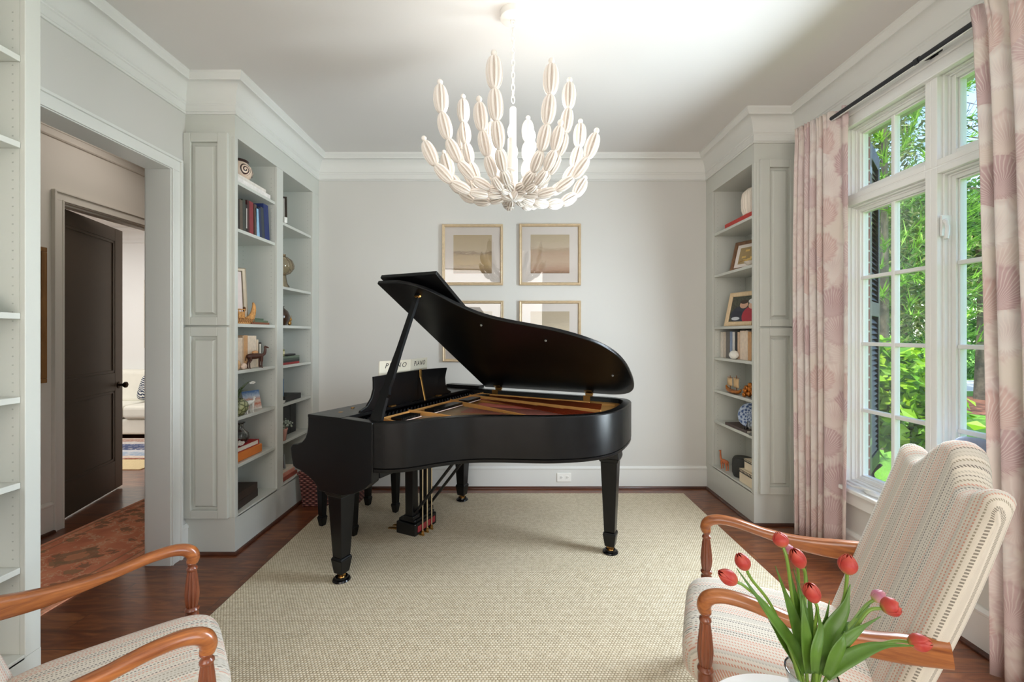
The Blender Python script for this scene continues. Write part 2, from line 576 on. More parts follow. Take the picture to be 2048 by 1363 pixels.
# hall and the room beyond it
HX, DY0, DY1, DZ = -3.27, 3.10, 3.98, 2.37
m = MB().box((-3.40, 0, 0), (HX, DY0, ZC)).box((-3.40, DY1, 0), (HX, 6.72, ZC)).box((-3.40, DY0, DZ), (HX, DY1, ZC))
m.mi = [0] * len(m.f)
struct(obj('wall_hall', m, HALLP))
struct(obj('wall_hall_end', MB().box((HX, 5.0, 0), (-2.2, 5.12, ZC)).box((HX, -0.12, 0), (-2.207, 0, ZC)).box((-2.32, YB + 0.12, 0), (-2.2, 5, ZC)), HALLP))
m = MB()
casing(m, DY0, DY1, DZ, HX, 1, w=0.07)
m.box((-3.42, DY1 - 0.005, 0), (HX + .004, DY1 + 0.003, DZ - .005)).box((-3.42, DY0 - 0.003, 0), (HX + .004, DY0 + 0.005, DZ - .005)).box((-3.42, DY0 - .003, DZ - .005), (HX + .004, DY1 + .003, DZ + 0.003))
m.box((-3.33, DY1 - 0.017, 0), (-3.30, DY1 - .004, DZ - .004)).box((-3.33, DY0 + .004, DZ - 0.017), (-3.30, DY1 - .004, DZ - .004))
struct(obj('trim_4', m, HALLP, bev=0.002))
struct(obj('trim_5', MB().sweep([(HX, 5.0), (HX, 0.0)], crown), HALLP, smooth=30))
struct(obj('baseboard_hall', MB().sweep([(HX, DY0 - 0.07), (HX, 0)], base_prof(0.22)), HALLP))
struct(obj('trim_6', MB().sweep([(HX + 0.02, DY0 - 0.07), (HX + 0.02, 0)], shoe), SHOE))
struct(obj('wall_den_back', MB().box((-9, 6.6, 0), (-3.4, 6.72, ZC)), DENP))
struct(obj('wall_den_side', MB().box((-9.0, 0, 0), (-8.88, 6.6, ZC)).box((-9, 0, 0), (-3.4, 0.12, ZC)), DENP))
struct(obj('trim_7', MB().sweep([(-3.4, 6.6), (-8.88, 6.6)], crown), DENP, smooth=30))

# brown two-panel door, swung into the far room
DOORM = mat('brown_door_paint', (84, 72, 60), 0.42, vary=0.03)
BRONZE = mat('dark_bronze', (62, 50, 40), 0.35, 0.85)
dr = thing('door', (-3.36, 3.10, 0.0), 'tall dark brown two-panel door standing open beyond the hall', 'door')
DW, DT = 0.87, 0.04
ang = math.atan2(.958, -.287)
dr.rotation_euler = (0, 0, ang)           # local x runs along the leaf, local -y faces the hall side
m = MB()
st = 0.115
m.box((0, -DT / 2, 0.016), (st, DT / 2, 2.355)).box((DW - st, -DT / 2, 0.016), (DW, DT / 2, 2.355))
for z0, z1 in ((0.016, 0.27), (0.90, 1.06), (2.24, 2.355)):
    m.box((st, -DT / 2, z0), (DW - st, DT / 2, z1))
obj('leaf', m, DOORM, dr, local=True, bev=0.003)
for z0, z1 in ((0.27, 0.90), (1.06, 2.24)):
    q = MB().box((st, -0.009, z0), (DW - st, 0.009, z1))
    for sy in (-1, 1):
        for a, b in (((st, z0), (DW - st, z0 + 0.022)), ((st, z1 - 0.022), (DW - st, z1)), ((st, z0), (st + 0.022, z1)), ((DW - st - 0.022, z0), (DW - st, z1))):
            q.box((a[0], min(sy * 0.009, sy * 0.017), a[1]), (b[0], max(sy * 0.009, sy * 0.017), b[1]))
    obj('panel', q, DOORM, dr, local=True, bev=0.002)
m = MB()
for sy in (-1, 1):
    R = Matrix.Rotation(-sy * PI / 2, 3, 'X')
    m.lathe([(0.030, 0.018), (0.030, 0.026), (0.012, 0.030), (0.011, 0.048), (0.020, 0.056), (0.028, 0.068), (0.026, 0.080), (0.012, 0.088)], 20, (DW - 0.06, 0, 0.945), ax=R)
obj('door_knob', m, BRONZE, dr, local=True, smooth=True)
m = MB()
for z in (0.3, 1.2, 2.1):
    m.tube([(-0.008, -DT / 2, z - 0.05), (-0.008, -DT / 2, z + 0.05)], 0.008, 8)
obj('hinge', m, BRONZE, dr, local=True, smooth=True)
tag(obj('strike_plate', MB().box((-3.385, DY1 - 0.008, 0.90), (-3.335, DY1 - 0.0045, 0.99)), BRONZE), 'black strike plate on the far door jamb in the hall', 'strike plate')

# ------------------------------------------------------------------ built-in bookcases
def bookcase(name, label, xf, xw, y0, y1, bays, shelf_rows, panel_y=None, group='built-in bookcases'):
    s = 1 if xf > xw else -1                    # +1: opens towards +X
    root = thing(name, ((xf + xw) / 2, (y0 + y1) / 2, 0), label, 'bookcase', group)
    t = 0.02
    m = MB()
    m.box((xw, y0, 0.236), (xw + s * 0.016, y1, 2.668))              # back
    m.box((xw, y0, 0), (xf, y1, 0.236))                              # plinth
    m.box((xw, y0, 2.668), (xf, y1, ZC))                             # frieze
    ys = [y0] + [q for b in bays for q in b] + [y1]
    for a, b in zip(ys[0::2], ys[1::2]):
        if b - a < 0.06:
            m.box((xw + s * .016, a, 0.236), (xf - s * 0.02, b, 2.668))
        else:
            m.box((xw + s * .016, a, 0.236), (xf - s * 0.02, b, 2.668))
    obj('carcass', m, SAGE, root)
    m = MB()
    for a, b in zip(ys[0::2], ys[1::2]):
        m.box((xf - s * 0.02, a, 0.236), (xf, b, 2.668))
    obj('face_frame', m, SAGE, root, bev=0.002)
    for (a, b), zs in zip(bays, shelf_rows):
        for z in zs:
            obj('shelf', MB().box((xw + s * 0.016, a, z - 0.022), (xf - s * 0.015, b, z)), SAGE, root, bev=0.002)
        obj('bottom_shelf', MB().box((xw + s * 0.016, a, 0.228), (xf, b, 0.247)), SAGE, root, bev=0.002)
        d = MB()
        for yy, e in ((a, 1), (b, -1)):                               # shelf pin holes
            for xx in (xf - s * 0.045, xw + s * 0.06):
                z = 0.40
                while z < 2.6:
                    d.box((xx - 0.0025, yy, z - 0.0025), (xx + 0.0025, yy + e * 0.0006, z + 0.0025))
                    z += 0.032
        ph_ = obj('pin_holes', d, mat('pin_hole', (176, 178, 171), 0.8), root); ph_['kind'] = 'stuff'
    if panel_y is not None:
        xa, xb = min(xf, xw) + 0.002, max(xf, xw) - 0.002
        for z0, z1 in ((1.464, 2.684), (0.238, 1.452)):
            inset0, inset1 = (0.022 if s < 0 else 0.004), (0.004 if s < 0 else 0.022)
            a, b = xa + (inset1 if s > 0 else 0.028), xb - (0.030 if s > 0 else 0.004)
            if s > 0: a, b = xa, xb - 0.032
            else: a, b = xa + 0.032, xb
            e = 0.046 if s > 0 else 0.066
            f = 0.064 if s > 0 else 0.060
            if s < 0: e, f = 0.070, 0.055
            oy, ty = panel_y, 0.024
            q = MB()
            q.box((a, oy - ty, z0), (a + e, oy, z1)).box((b - f, oy - ty, z0), (b, oy, z1))
            q.box((a + e, oy - ty, z0), (b - f, oy, z0 + 0.052)).box((a + e, oy - ty, z1 - 0.058), (b - f, oy, z1))
            ep = obj('end_panel', q, SAGE, root, bev=0.003)
            x0, x1, w0, w1 = a + e, b - f, z0 + 0.052, z1 - 0.058
            g = 0.030
            q = MB()
            q.hexa([(x0 + 0.016, oy - 0.002, w0 + 0.016), (x1 - 0.016, oy - 0.002, w0 + 0.016), (x1 - 0.016, oy - 0.002, w1 - 0.016), (x0 + 0.016, oy - 0.002, w1 - 0.016),
                    (x0 + g, oy - 0.021, w0 + g), (x1 - g, oy - 0.021, w0 + g), (x1 - g, oy - 0.021, w1 - g), (x0 + g, oy - 0.021, w1 - g)])
            q.box((x0, oy - 0.0025, w0), (x1, oy - 0.0005, w1))
            obj('raised_field', q, SAGE, ep)
    return root
LS1 = [2.404, 2.096, 1.476, 1.170, 0.866, 0.560]
LS2 = [2.28, 1.78, 1.476, 1.163, 0.862, 0.570]
RS = [2.295, 1.928, 1.472, 1.202, 0.916, 0.645]
bookcase('built_in_bookcase', 'pale sage two-bay built-in bookcase beside the piano keyboard, left of the back wall', FL, XL, 2.725, YB - 0.001, [(2.755, 3.215), (3.300, 3.790)], [LS1, LS2], 2.725)
bookcase('built_in_bookcase', 'pale sage single-bay built-in bookcase between the back wall and the far pink curtain', FRT, XR, 3.136, YB - 0.001, [(3.166, 3.782)], [RS], 3.136)
bookcase('built_in_bookcase', 'nearest built-in bookcase, almost empty, cut off by the left edge of the photo', FL, XL, -0.2, 1.601, [(0.72, 1.549)], [[2.4175, 2.105, 1.4855, 1.181, 0.871, 0.563]])

# outlet on the baseboard
OUT = mat('outlet_plastic', (242, 241, 236), 0.35, vary=0.01)
p0, p1 = on_z(1114, 949), None
r = thing('wall_outlet', (0.477, YB - 0.016, 0.1), 'white double wall outlet on the back baseboard behind the piano', 'outlet')
obj('cover_plate', MB().box((0.415, YB - 0.024, 0.062), (0.543, YB - 0.016, 0.142)), OUT, r, bev=0.003)
for cx in (0.452, 0.506):
    s_ = obj('socket', MB().box((cx - 0.017, YB - 0.0265, 0.086), (cx + 0.017, YB - 0.024, 0.118)), OUT, r, bev=0.001)
    obj('slots', MB().box((cx - 0.008, YB - 0.0270, 0.106), (cx + 0.003, YB - 0.0264, 0.109)).box((cx - 0.008, YB - 0.0270, 0.095), (cx + 0.003, YB - 0.0264, 0.098)).box((cx + 0.008, YB - 0.0270, 0.100), (cx + 0.012, YB - 0.0264, 0.104)), mat('slot_black', (30, 30, 30), 0.6), s_)

# ------------------------------------------------------------------ windows
GLASS = glass_pane()
HARD = mat('white_hardware', (236, 236, 234), 0.3, vary=0.01)
def window(name, glass_y, first=False):
    root = holder(name, (XR, (glass_y[0][0] + glass_y[-1][1]) / 2, 0.46))
    CB, CT, TB, TT = 0.538, 2.157, 2.300, 2.641
    ymax, ymin = glass_y[0][0] + 0.0675, glass_y[-1][1] - 0.0675
    m = MB()
    # casing (stands on the room side of the wall)
    m.box((XR - 0.022, ymax, 0.479), (XR, ymax + 0.085, 2.668)).box((XR - 0.022, ymin - 0.085, 0.479), (XR, ymin, 2.668))
    m.box((XR - 0.022, ymin - 0.085, 2.668), (XR, ymax + 0.085, 2.735))
    m.box((XR - 0.032, ymin - 0.09, 2.735), (XR, ymax + 0.09, 2.757))
    m.box((XR - 0.030, ymin - 0.085, 2.668), (XR - 0.02, ymax + 0.085, 2.680))
    obj('casing', m, WHITE, root, bev=0.004)
    # frame: posts, head, transom bar, sill with stepped stops
    m = MB()
    def ring(y1, y0, z0, z1, w, xa, xb):
        m.box((xa, y1, z0 - w), (xb, y1 + w, z1 + w)).box((xa, y0 - w, z0 - w), (xb, y0, z1 + w))
        m.box((xa, y0, z0 - w), (xb, y1, z0)).box((xa, y0, z1), (xb, y1, z1 + w))
    for y1, y0 in glass_y:
        for z0, z1 in ((CB, CT), (TB, TT)):
            ring(y1 + 0.037, y0 - 0.037, z0 - 0.037, z1 + 0.037, 0.0305, XR - 0.004, 2.20)
            ring(y1 + 0.027, y0 - 0.027, z0 - 0.027, z1 + 0.027, 0.0102, XR + 0.022, 2.20)
            ring(y1 + 0.019, y0 - 0.019, z0 - 0.019, z1 + 0.019, 0.0082, XR + 0.040, 2.20)
    m.box((XR - .002, ymin, 2.2235), (2.199, ymax, 2.2335))
    m.box((XR + 0.021, ymin, 0.44), (2.30, ymax, 0.485))
    obj('frame', m, WHITE, root, bev=0.003)
    obj('stool', MB().box((XR - 0.06, ymin - 0.11, 0.452), (XR + 0.02, ymax + 0.11, 0.478)).box((XR - 0.03, ymin - 0.085, 0.37), (XR, ymax + 0.085, 0.452)), WHITE, root, bev=0.006)
    for i, (y1, y0) in enumerate(glass_y):
        for z0, z1, rows in ((CB, CT, 4), (TB, TT, 1)):
            m = MB()
            a, b = 2.140, 2.186
            w = 0.0195
            m.box((a, y1, z0 - w), (b, y1 + w, z1 + w)).box((a, y0 - w, z0 - w), (b, y0, z1 + w)).box((a, y0, z0 - w), (b, y1, z0)).box((a, y0, z1), (b, y1, z1 + w))
            g = 0.008                                                  # glazing bead
            m.box((a + 0.012, y1 - g, z0), (b, y1, z1)).box((a + 0.012, y0, z0), (b, y0 + g, z1)).box((a + 0.012, y0, z0), (b, y1, z0 + g)).box((a + 0.012, y0, z1 - g), (b, y1, z1))
            sa = obj('sash', m, WHITE, root, bev=0.003)
            q = MB()
            yc = (y0 + y1) / 2
            q.box((2.148, yc - 0.011, z0), (2.182, yc + 0.011, z1))
            for k in range(1, rows):
                zz = z0 + (z1 - z0) * k / rows
                q.box((2.148, y0, zz - 0.011), (2.182, yc - .0112, zz + 0.011)).box((2.148, yc + .0112, zz - 0.011), (2.182, y1, zz + 0.011))
            obj('muntins', q, WHITE, sa, bev=0.004)
            obj('pane', MB().box((2.163, y0 + 0.001, z0 + 0.001), (2.167, y1 - 0.001, z1 - 0.001)), GLASS, sa)
    if first:
        # crank handle on the sill and latch on the post
        q = MB().ball((XR - 0.005, 2.46, 0.490), (0.03, 0.06, 0.016))
        q.tube(catmull([(XR - 0.005, 2.44, 0.50), (XR - 0.03, 2.49, 0.508), (XR - 0.04, 2.55, 0.497), (XR - 0.045, 2.60, 0.502)], 5), 0.007, 8)
        obj('crank_handle', q, HARD, root, smooth=True)
        yc = (glass_y[1][0] + 0.045)
        q = MB().box((2.090, 2.0715, 1.885), (2.152, 2.0805, 1.985)).tube([(2.105, 2.066, 1.955), (2.095, 2.050, 1.915), (2.085, 2.046, 1.865)], .009, 8).ball((2.105, 2.068, 1.955), (.014, .008, .014), 10, 6)
        obj('sash_latch', q, HARD, root, smooth=30)
    return root
window('window_1', [(2.620, 2.190), (2.055, 1.625), (1.490, 1.060)], True)
window('window_added', [(-0.455, -0.885), (-1.02, -1.45), (-1.585, -2.015)])  # unseen window, added behind the camera to let daylight in

# open shutter outside
SHUT = mat('black_shutter', (30, 33, 35), 0.5, vary=0.05)
sh = thing('window_shutter', (2.362, 2.838, 0.47), 'dark louvred shutter standing open outside beside the brick', 'shutter', rz=math.radians(43))
m = MB()
H = 2.22
m.box((0, -0.019, 0), (0.055, 0.019, H)).box((0.38, -0.019, 0), (0.435, 0.019, H))
for z in (0, H * 0.5 - 0.05, H - 0.1):
    m.box((0.055, -0.019, z), (0.38, 0.019, z + 0.1))
obj('shutter_frame', m, SHUT, sh, local=True, bev=0.003)
m = MB()
for a, b in ((0.1, H * .5 - .05), (H * .5 + .05, H - 0.1)):
    z = a + 0.012
    while z < b - 0.03:
        m.hexa([(0.055, -0.014, z), (0.38, -0.014, z), (0.38, -0.009, z), (0.055, -0.009, z), (0.055, 0.009, z + 0.034), (0.38, 0.009, z + 0.034), (0.38, 0.014, z + 0.034), (0.055, 0.014, z + 0.034)])
        z += 0.036
obj('louvres', m, SHUT, sh, local=True)
m = MB()
for z in (0.2, H - 0.22):
    m.box((-0.03, -0.022, z), (0.05, -0.0195, z + 0.05))
obj('hinge', m, mat('grey_hinge', (120, 124, 126), 0.4, 0.7), sh, local=True)
# ------------------------------------------------------------------ rugs
def sisal():
    t = NT('sisal_weave')
    v = t.coords('World', scale=(1, 1, 1))
    sep = t.n('ShaderNodeSeparateXYZ'); t.l(v, sep.inputs[0])
    P = 0.0112
    X, Y = t.math('DIVIDE', sep.outputs[0], P * 1.3), t.math('DIVIDE', sep.outputs[1], P)
    row = t.math('FLOOR', Y)
    xs = t.math('ADD', X, t.math('MULTIPLY', row, 0.5))
    sx = t.math('ABSOLUTE', t.math('SINE', t.math('MULTIPLY', xs, PI)))
    sy = t.math('ABSOLUTE', t.math('SINE', t.math('MULTIPLY', Y, PI)))
    h = t.math('POWER', t.math('MULTIPLY', sx, sy), 0.6)
    cell = t.n('ShaderNodeTexWhiteNoise', noise_dimensions='2D')
    cm = t.n('ShaderNodeCombineXYZ'); t.l(t.math('FLOOR', xs), cm.inputs[0]); t.l(row, cm.inputs[1])
    t.l(cm.outputs[0], cell.inputs['Vector'])
    big = t.noise(v, 2.2, 3)
    c = t.ramp(t.math('ADD', t.math('MULTIPLY', h, 0.75), t.math('MULTIPLY', cell.outputs[0], 0.25)), [(0.08, srgb((142, 126, 102))), (0.45, srgb((202, 186, 156))), (0.9, srgb((228, 216, 194)))])
    c = t.mix(t.math('MULTIPLY', big, 0.18), c, srgb((206, 184, 144)))
    return t.done(t.bsdf(c, 0.85, bump=h, bump_d=0.004, bump_s=0.8))
tag(obj('rug', MB().box((-1.50, -0.6, 0.0), (1.51, 3.745, 0.012)), sisal(), bev=0.004), 'large woven beige sisal rug under the piano', 'rug')

def runner_mat():
    t = NT('faded_persian_runner')
    v = t.coords('World')
    sep = t.n('ShaderNodeSeparateXYZ'); t.l(v, sep.inputs[0])
    x = t.math('SUBTRACT', sep.outputs[0], -2.74)                     # from the centre line
    y = sep.outputs[1]
    ax = t.math('ABSOLUTE', x)
    base = t.ramp(t.noise(v, 6, 4), [(0.3, srgb((212, 121, 89))), (0.55, srgb((239, 151, 114))), (0.75, srgb((251, 177, 137)))])
    # drawn motifs: small scattered leaf-like blobs in olive and brown
    vs = t.coords('World', scale=(7, 10, 1))
    vo = t.n('ShaderNodeTexVoronoi', feature='F1', Scale=1.0, Randomness=0.9)
    wob = t.n('ShaderNodeTexNoise', Scale=22.0, Detail=2.0)
    t.l(v, wob.inputs['Vector'])
    vv = t.n('ShaderNodeVectorMath', operation='ADD')
    t.l(vs, vv.inputs[0])
    sc = t.n('ShaderNodeVectorMath', operation='SCALE'); sc.inputs['Scale'].default_value = 1.0
    t.l(wob.outputs[1], sc.inputs[0]); t.l(sc.outputs[0], vv.inputs[1])
    t.l(vv.outputs[0], vo.inputs['Vector'])
    blob = t.math('LESS_THAN', vo.outputs['Distance'], 0.30)
    ringm = t.math('LESS_THAN', t.math('ABSOLUTE', t.math('SUBTRACT', vo.outputs['Distance'], 0.46)), 0.035)
    c = t.mix(t.math('MULTIPLY', blob, 0.75), base, t.ramp(vo.outputs['Color'], [(0.3, srgb((119, 98, 75))), (0.6, srgb((147, 130, 93))), (0.8, srgb((182, 114, 84)))], 'CONSTANT'))
    c = t.mix(t.math('MULTIPLY', ringm, 0.5), c, srgb((255, 223, 179)))
    # medallions along the middle
    ym = t.math('SUBTRACT', t.math('MODULO', t.math('ADD', y, 0.1), 0.62), 0.31)
    dm = t.math('ADD', t.math('DIVIDE', ax, 0.20), t.math('DIVIDE', t.math('ABSOLUTE', ym), 0.17))
    dm = t.math('ADD', dm, t.math('MULTIPLY', t.math('SUBTRACT', t.noise(v, 30, 2), 0.5), 0.5))
    c = t.mix(t.math('MULTIPLY', t.math('LESS_THAN', dm, 0.75), 0.7), c, srgb((128, 112, 84)))
    c = t.mix(t.math('MULTIPLY', t.math('LESS_THAN', dm, 0.36), 0.8), c, srgb((235, 161, 121)))
    # border: dark guard stripes and pale edge
    def band(a, b): return t.math('MULTIPLY', t.math('GREATER_THAN', ax, a), t.math('LESS_THAN', ax, b))
    c = t.mix(t.math('MULTIPLY', band(0.27, 0.285), 0.6), c, srgb((137, 110, 79)))
    c = t.mix(t.math('MULTIPLY', band(0.345, 0.36), 0.6), c, srgb((137, 110, 79)))
    c = t.mix(t.math('MULTIPLY', band(0.36, 0.5), 0.5), c, srgb((249, 182, 149)))
    c = t.mix(t.math('MULTIPLY', t.noise(v, 40, 3), 0.35), c, srgb((223, 147, 114)))
    return t.done(t.bsdf(c, 0.9, bump=t.noise(v, 400, 2), bump_d=0.001))
tag(obj('runner_rug', MB().box((-3.13, 0.5, 0.0), (-2.35, 3.64, 0.008)), runner_mat(), bev=0.003), 'faded orange patterned runner rug on the hall floor', 'rug')

# ------------------------------------------------------------------ grand piano: local x towards the tail, local y from treble to bass
def ebony(name, rough, col=(8, 8, 9)):
    t = NT(name)
    v = t.coords('Object')
    nz = t.noise(v, 18, 4)
    r = t.math('ADD', t.math('MULTIPLY', nz, 0.08), rough - 0.04)
    c = srgb(col)
    return t.done(t.bsdf(t.ramp(nz, [(0.3, c), (0.8, tuple(x * 1.35 for x in c))]), r, Coat_Weight=0.0, Specular_IOR_Level=0.32))
EB = ebony('satin_black', 0.30)
EBG = ebony('gloss_black', 0.16)
BRASS = mat('brass', (178, 136, 78), 0.32, 1.0)
PLATE = mat('gold_plate', (204, 150, 84), 0.42, 0.35, vary=0.08)
RED = mat('red_felt', (206, 104, 84), 0.9)
T0 = Vector((-0.966, 2.426, 0.0))
PA = math.atan2(-.4276, .904)
pn = thing('grand_piano', T0, 'black baby grand piano with its lid propped open', 'piano', rz=PA)
RZ0, RZ1 = 0.695, 0.944
curve = [(.30, -.070), (.37, -.045), (.44, .005), (.49, .07), (.545, .155), (.615, .24), (.70, .31), (.82, .37), (.957, .424), (1.08, .476), (1.205, .555), (1.30, .645), (1.365, .755), (1.397, .88), (1.408, 1.01),
         (1.408, 1.15), (1.392, 1.265), (1.345, 1.345), (1.26, 1.380), (1.15, 1.387)]
cv = [Vector((a, b, 0)) for a, b in curve]
cs = [p.to_2d() for p in catmull(cv, 5)]
outl = [Vector((-.02, -.075)), Vector((.15, -.075))] + cs + [Vector((.8, 1.387)), Vector((.4, 1.387)), Vector((-.02, 1.387))]
def offset(pl, d):
    out = []
    for i, p in enumerate(pl):
        t = (pl[min(i + 1, len(pl) - 1)] - pl[max(i - 1, 0)]).normalized()
        out.append(p + Vector((-t.y, t.x)) * d)
    return out
m = MB()
prof = [(0, RZ0 + .012), (0, RZ1 - .006), (.006, RZ1), (.056, RZ1), (.06, RZ1 - .006), (.06, RZ0), (.010, RZ0)]
m.sweep([tuple(p) for p in outl], prof)
obj('rim', m, EB, pn, smooth=35, local=True)
m = MB()
m.sweep([tuple(p) for p in offset(outl, .004)][2:-1], [(0, RZ0 - .014), (-.002, RZ0 - .010), (-.002, RZ0 + .004), (.02, RZ0 + .004), (.02, RZ0 - .014)])
obj('rim_moulding', m, EB, pn, smooth=35, local=True)
inner = offset(outl, .055)
m = MB()
m.prism([tuple(p) for p in inner], lambda a, b, h: (a, b, h), .70, .712)
obj('underside_board', m, mat('underside_wood', (70, 52, 38), 0.6), pn, local=True)
m = MB()
m.prism([tuple(p) for p in offset(outl, .058)], lambda a, b, h: (a, b, h), .835, .842)
obj('soundboard', m, wood('spruce_soundboard', (150, 96, 58), (186, 128, 84), 1, 'X', .4, .2), pn, local=True)
cheek = [(-.18, .950), (-.181, .885), (-.188, .845), (-.205, .810), (-.235, .784), (-.27, .771), (-.312, .764), (-.326, .744), (-.318, .69), (-.304, .640), (-.28, .628), (-.241, .622), (-.18, .598), (-.131, .572), (-.105, .545), (-.092, .528), (.085, .528), (.17, .552),
         (.24, .585), (.295, .628), (.30, .70), (.30, .944), (.10, .950)]
for y0, y1 in ((-.0775, -.018), (1.328, 1.3885)):
    m = MB().prism(cheek, lambda a, b, h: (a, h, b), y0, y1)
    obj('cheek', m, EB, pn, local=True, bev=.006, seg=3)
obj('keybed', MB().box((-.30, -.018, .635), (.30, 1.328, .695)), EB, pn, local=True, bev=.003)
obj('key_slip', MB().box((-.312, -.018, .69), (-.292, 1.328, .735)), EB, pn, local=True, bev=.003)
kb = MB()
for k in range(52):
    y = .036 + k * .0236
    kb.box((-.288, y + .0004, .72), (-.14, y + .0232, .742))
ko = obj('keyboard', kb, mat('ivory_keys', (238, 234, 222), .25, vary=.01), pn, local=True, bev=.0015)
kb = MB()
for k in range(51):
    if k % 7 in (0, 2, 3, 5, 6):
        y = .036 + (k + 1) * .0236
        kb.box((-.235, y - .006, .742), (-.14, y + .006, .754))
obj('black_keys', kb, EBG, ko, local=True)
for y0, y1 in ((-.018, .034), (1.266, 1.328)):
    obj('key_block', MB().box((-.288, y0, .70), (-.13, y1, .79)), EB, pn, local=True, bev=.008)
m = MB().prism([(-.14, .742), (-.125, .742), (-.10, .80), (-.085, .93), (-.10, .935), (-.118, .81)], lambda a, b, h: (a, h, b), -.016, 1.326)
obj('fallboard', m, EB, pn, local=True, bev=.003)
m = MB().box((-.18, -.078, .932), (.075, 1.388, .952))
obj('front_deck', m, EB, pn, local=True, bev=.003)
obj('bass_block', MB().box((-.17, 1.30, .952), (.155, 1.392, .978)), EB, pn, local=True, bev=.004)
m = MB().lathe([(.012, .951), (.012, .956), (.008, .958)], 16, (-.10, .18, 0)).lathe([(.014, .951), (.014, .9525), (.010, .954)], 16, (-.06, .05, 0))
obj('lock_button', m, BRASS, pn, local=True, smooth=True)

# iron plate, struts, dampers, pins
m = MB()
pl = [Vector((.20, .0))] + [p for p in offset(outl, .075) if p.x > .2] + [Vector((.20, 1.31))]
m.prism([tuple(p) for p in pl], lambda a, b, h: (a, b, h), .884, .894)
plate_ = obj('iron_plate', m, PLATE, pn, local=True)
m = MB()
m.sweep([tuple(p) for p in offset(outl, .061) if p.x > .2][1:], [(0, .884), (0, .912), (.035, .906), (.045, .894), (.045, .884)])
obj('plate_edge', m, PLATE, plate_, local=True, smooth=35)
m = MB().box((.085, -.01, .85), (.190, 1.31, .893))
obj('tuning_block', m, PLATE, plate_, local=True, bev=.006)
def fin(a, b, h0, h1, w=.016):
    a, b = Vector(a), Vector(b)
    d = (b - a).normalized()
    n = Vector((-d.y, d.x)) * w / 2
    q = MB()
    q.hexa([(*(a - n), .888), (*(b - n), .888), (*(b + n), .888), (*(a + n), .888), (*(a - n * .6), h0), (*(b - n * .6), h1), (*(b + n * .6), h1), (*(a + n * .6), h0)])
    return q
for a, b, h0, h1 in (((.195, 1.083), (1.27, .90), .938, .928), ((.19, .821), (.90, .62), .938, .912), ((.19, .354), (.46, .42), .938, .912), ((.195, .107), (.30, .125), .936, .912), ((.20, 1.24), (1.1, 1.26), .930, .918)):
    obj('plate_strut', fin(a, b, h0, h1), PLATE, plate_, local=True, bev=.003)
m = MB()
m.hexa([(.185, -.01, .888), (.205, -.01, .888), (.205, 1.3, .888), (.185, 1.3, .888), (.19, -.01, .930), (.2, -.01, .930), (.2, 1.3, .930), (.19, 1.3, .930)])
obj('capo_bar', m, PLATE, plate_, local=True, bev=.003)
m = MB()
random.seed(3)
for k in range(72):
    y = .01 + k * .0178
    for j in range(3):
        x = .095 + j * .027 + (k % 2) * .008
        m.tube([(x, y, .892), (x - .002, y, .922)], .0034, 6)
pins = obj('tuning_pins', m, mat('pin_steel', (70, 70, 74), .3, .9), plate_, local=True, smooth=True)
pins['kind'] = 'stuff'
# strings: treble fan straight, copper bass strings crossing over
m = MB()
for k in range(46):
    y = .03 + k * .017
    x1 = .36 + .93 * (k / 46) ** .85
    m.tube([(.21, y, .904), (x1, y + .05 + .05 * k / 46, .902)], .0011, 4)
st_ = obj('steel_strings', m, mat('string_steel', (170, 168, 160), .3, 1.0), pn, local=True)
st_['kind'] = 'stuff'
m = MB()
for k in range(20):
    m.tube([(.215, 1.08 + k * .011, .916), (1.31 - .006 * k, .66 + .030 * k, .910)], .003, 5)
cs_ = obj('copper_strings', m, mat('string_copper', (176, 96, 62), .35, .9), pn, local=True)
cs_['kind'] = 'stuff'
m = MB()
m.hexa([(.42, .60, .894), (1.22, .78, .894), (1.22, .90, .894), (.36, .98, .894), (.42, .60, .901), (1.22, .78, .901), (1.22, .90, .901), (.36, .98, .901)])
obj('red_felt', m, RED, pn, local=True)
for y0, y1, x in ((.44, .79, .285), (.86, 1.05, .275), (.14, .32, .275), (1.10, 1.22, .27)):
    m = MB()
    n = int((y1 - y0) / .0135)
    for k in range(n):
        y = y0 + k * .0135
        m.box((x - .038, y, .914), (x + .038, y + .0095, .930))
    dmp = obj('damper_rack', m, EB, pn, local=True)
    obj('damper_felt', MB().box((x - .040, y0, .909), (x + .041, y1, .914)), mat('white_felt', (216, 190, 178), .9), dmp, local=True)

# music desk and its brass prop
def desk_pt(a, b, h):
    return (.055 + .045 * b + h, a, .953 + b)
lf = [(.07, 0), (.075, .012), (.125, .03), (.162, .075), (.178, .125), (.176, .165), (.172, .200)]
rt = [(1.015, 0), (1.01, .012), (.965, .03), (.935, .075), (.925, .125), (.935, .165), (.948, .200)]
top = [(.172 + (.948 - .172) * k / 10, .200 + .008 * math.sin(PI * k / 10)) for k in range(1, 10)]
m = MB().prism(lf + top + rt[::-1], desk_pt, 0, .016)
obj('music_desk', m, EB, pn, local=True, bev=.002)
m = MB()
m.hexa([(.085, .60, 1.108), (.089, .60, 1.108), (.089, .622, 1.108), (.085, .622, 1.108), (.085, .60, 1.165), (.089, .60, 1.165), (.089, .622, 1.165), (.085, .622, 1.165)])
m.tube([(.089, .611, 1.115), (.135, .60, .955)], [(.004, .010), (.004, .010)], 8)
obj('desk_prop', m, BRASS, pn, local=True, bev=.001)
for y in (.30, .80):
    obj('desk_hinge', MB().box((.075, y, .953), (.10, y + .045, .962)), BRASS, pn, local=True)

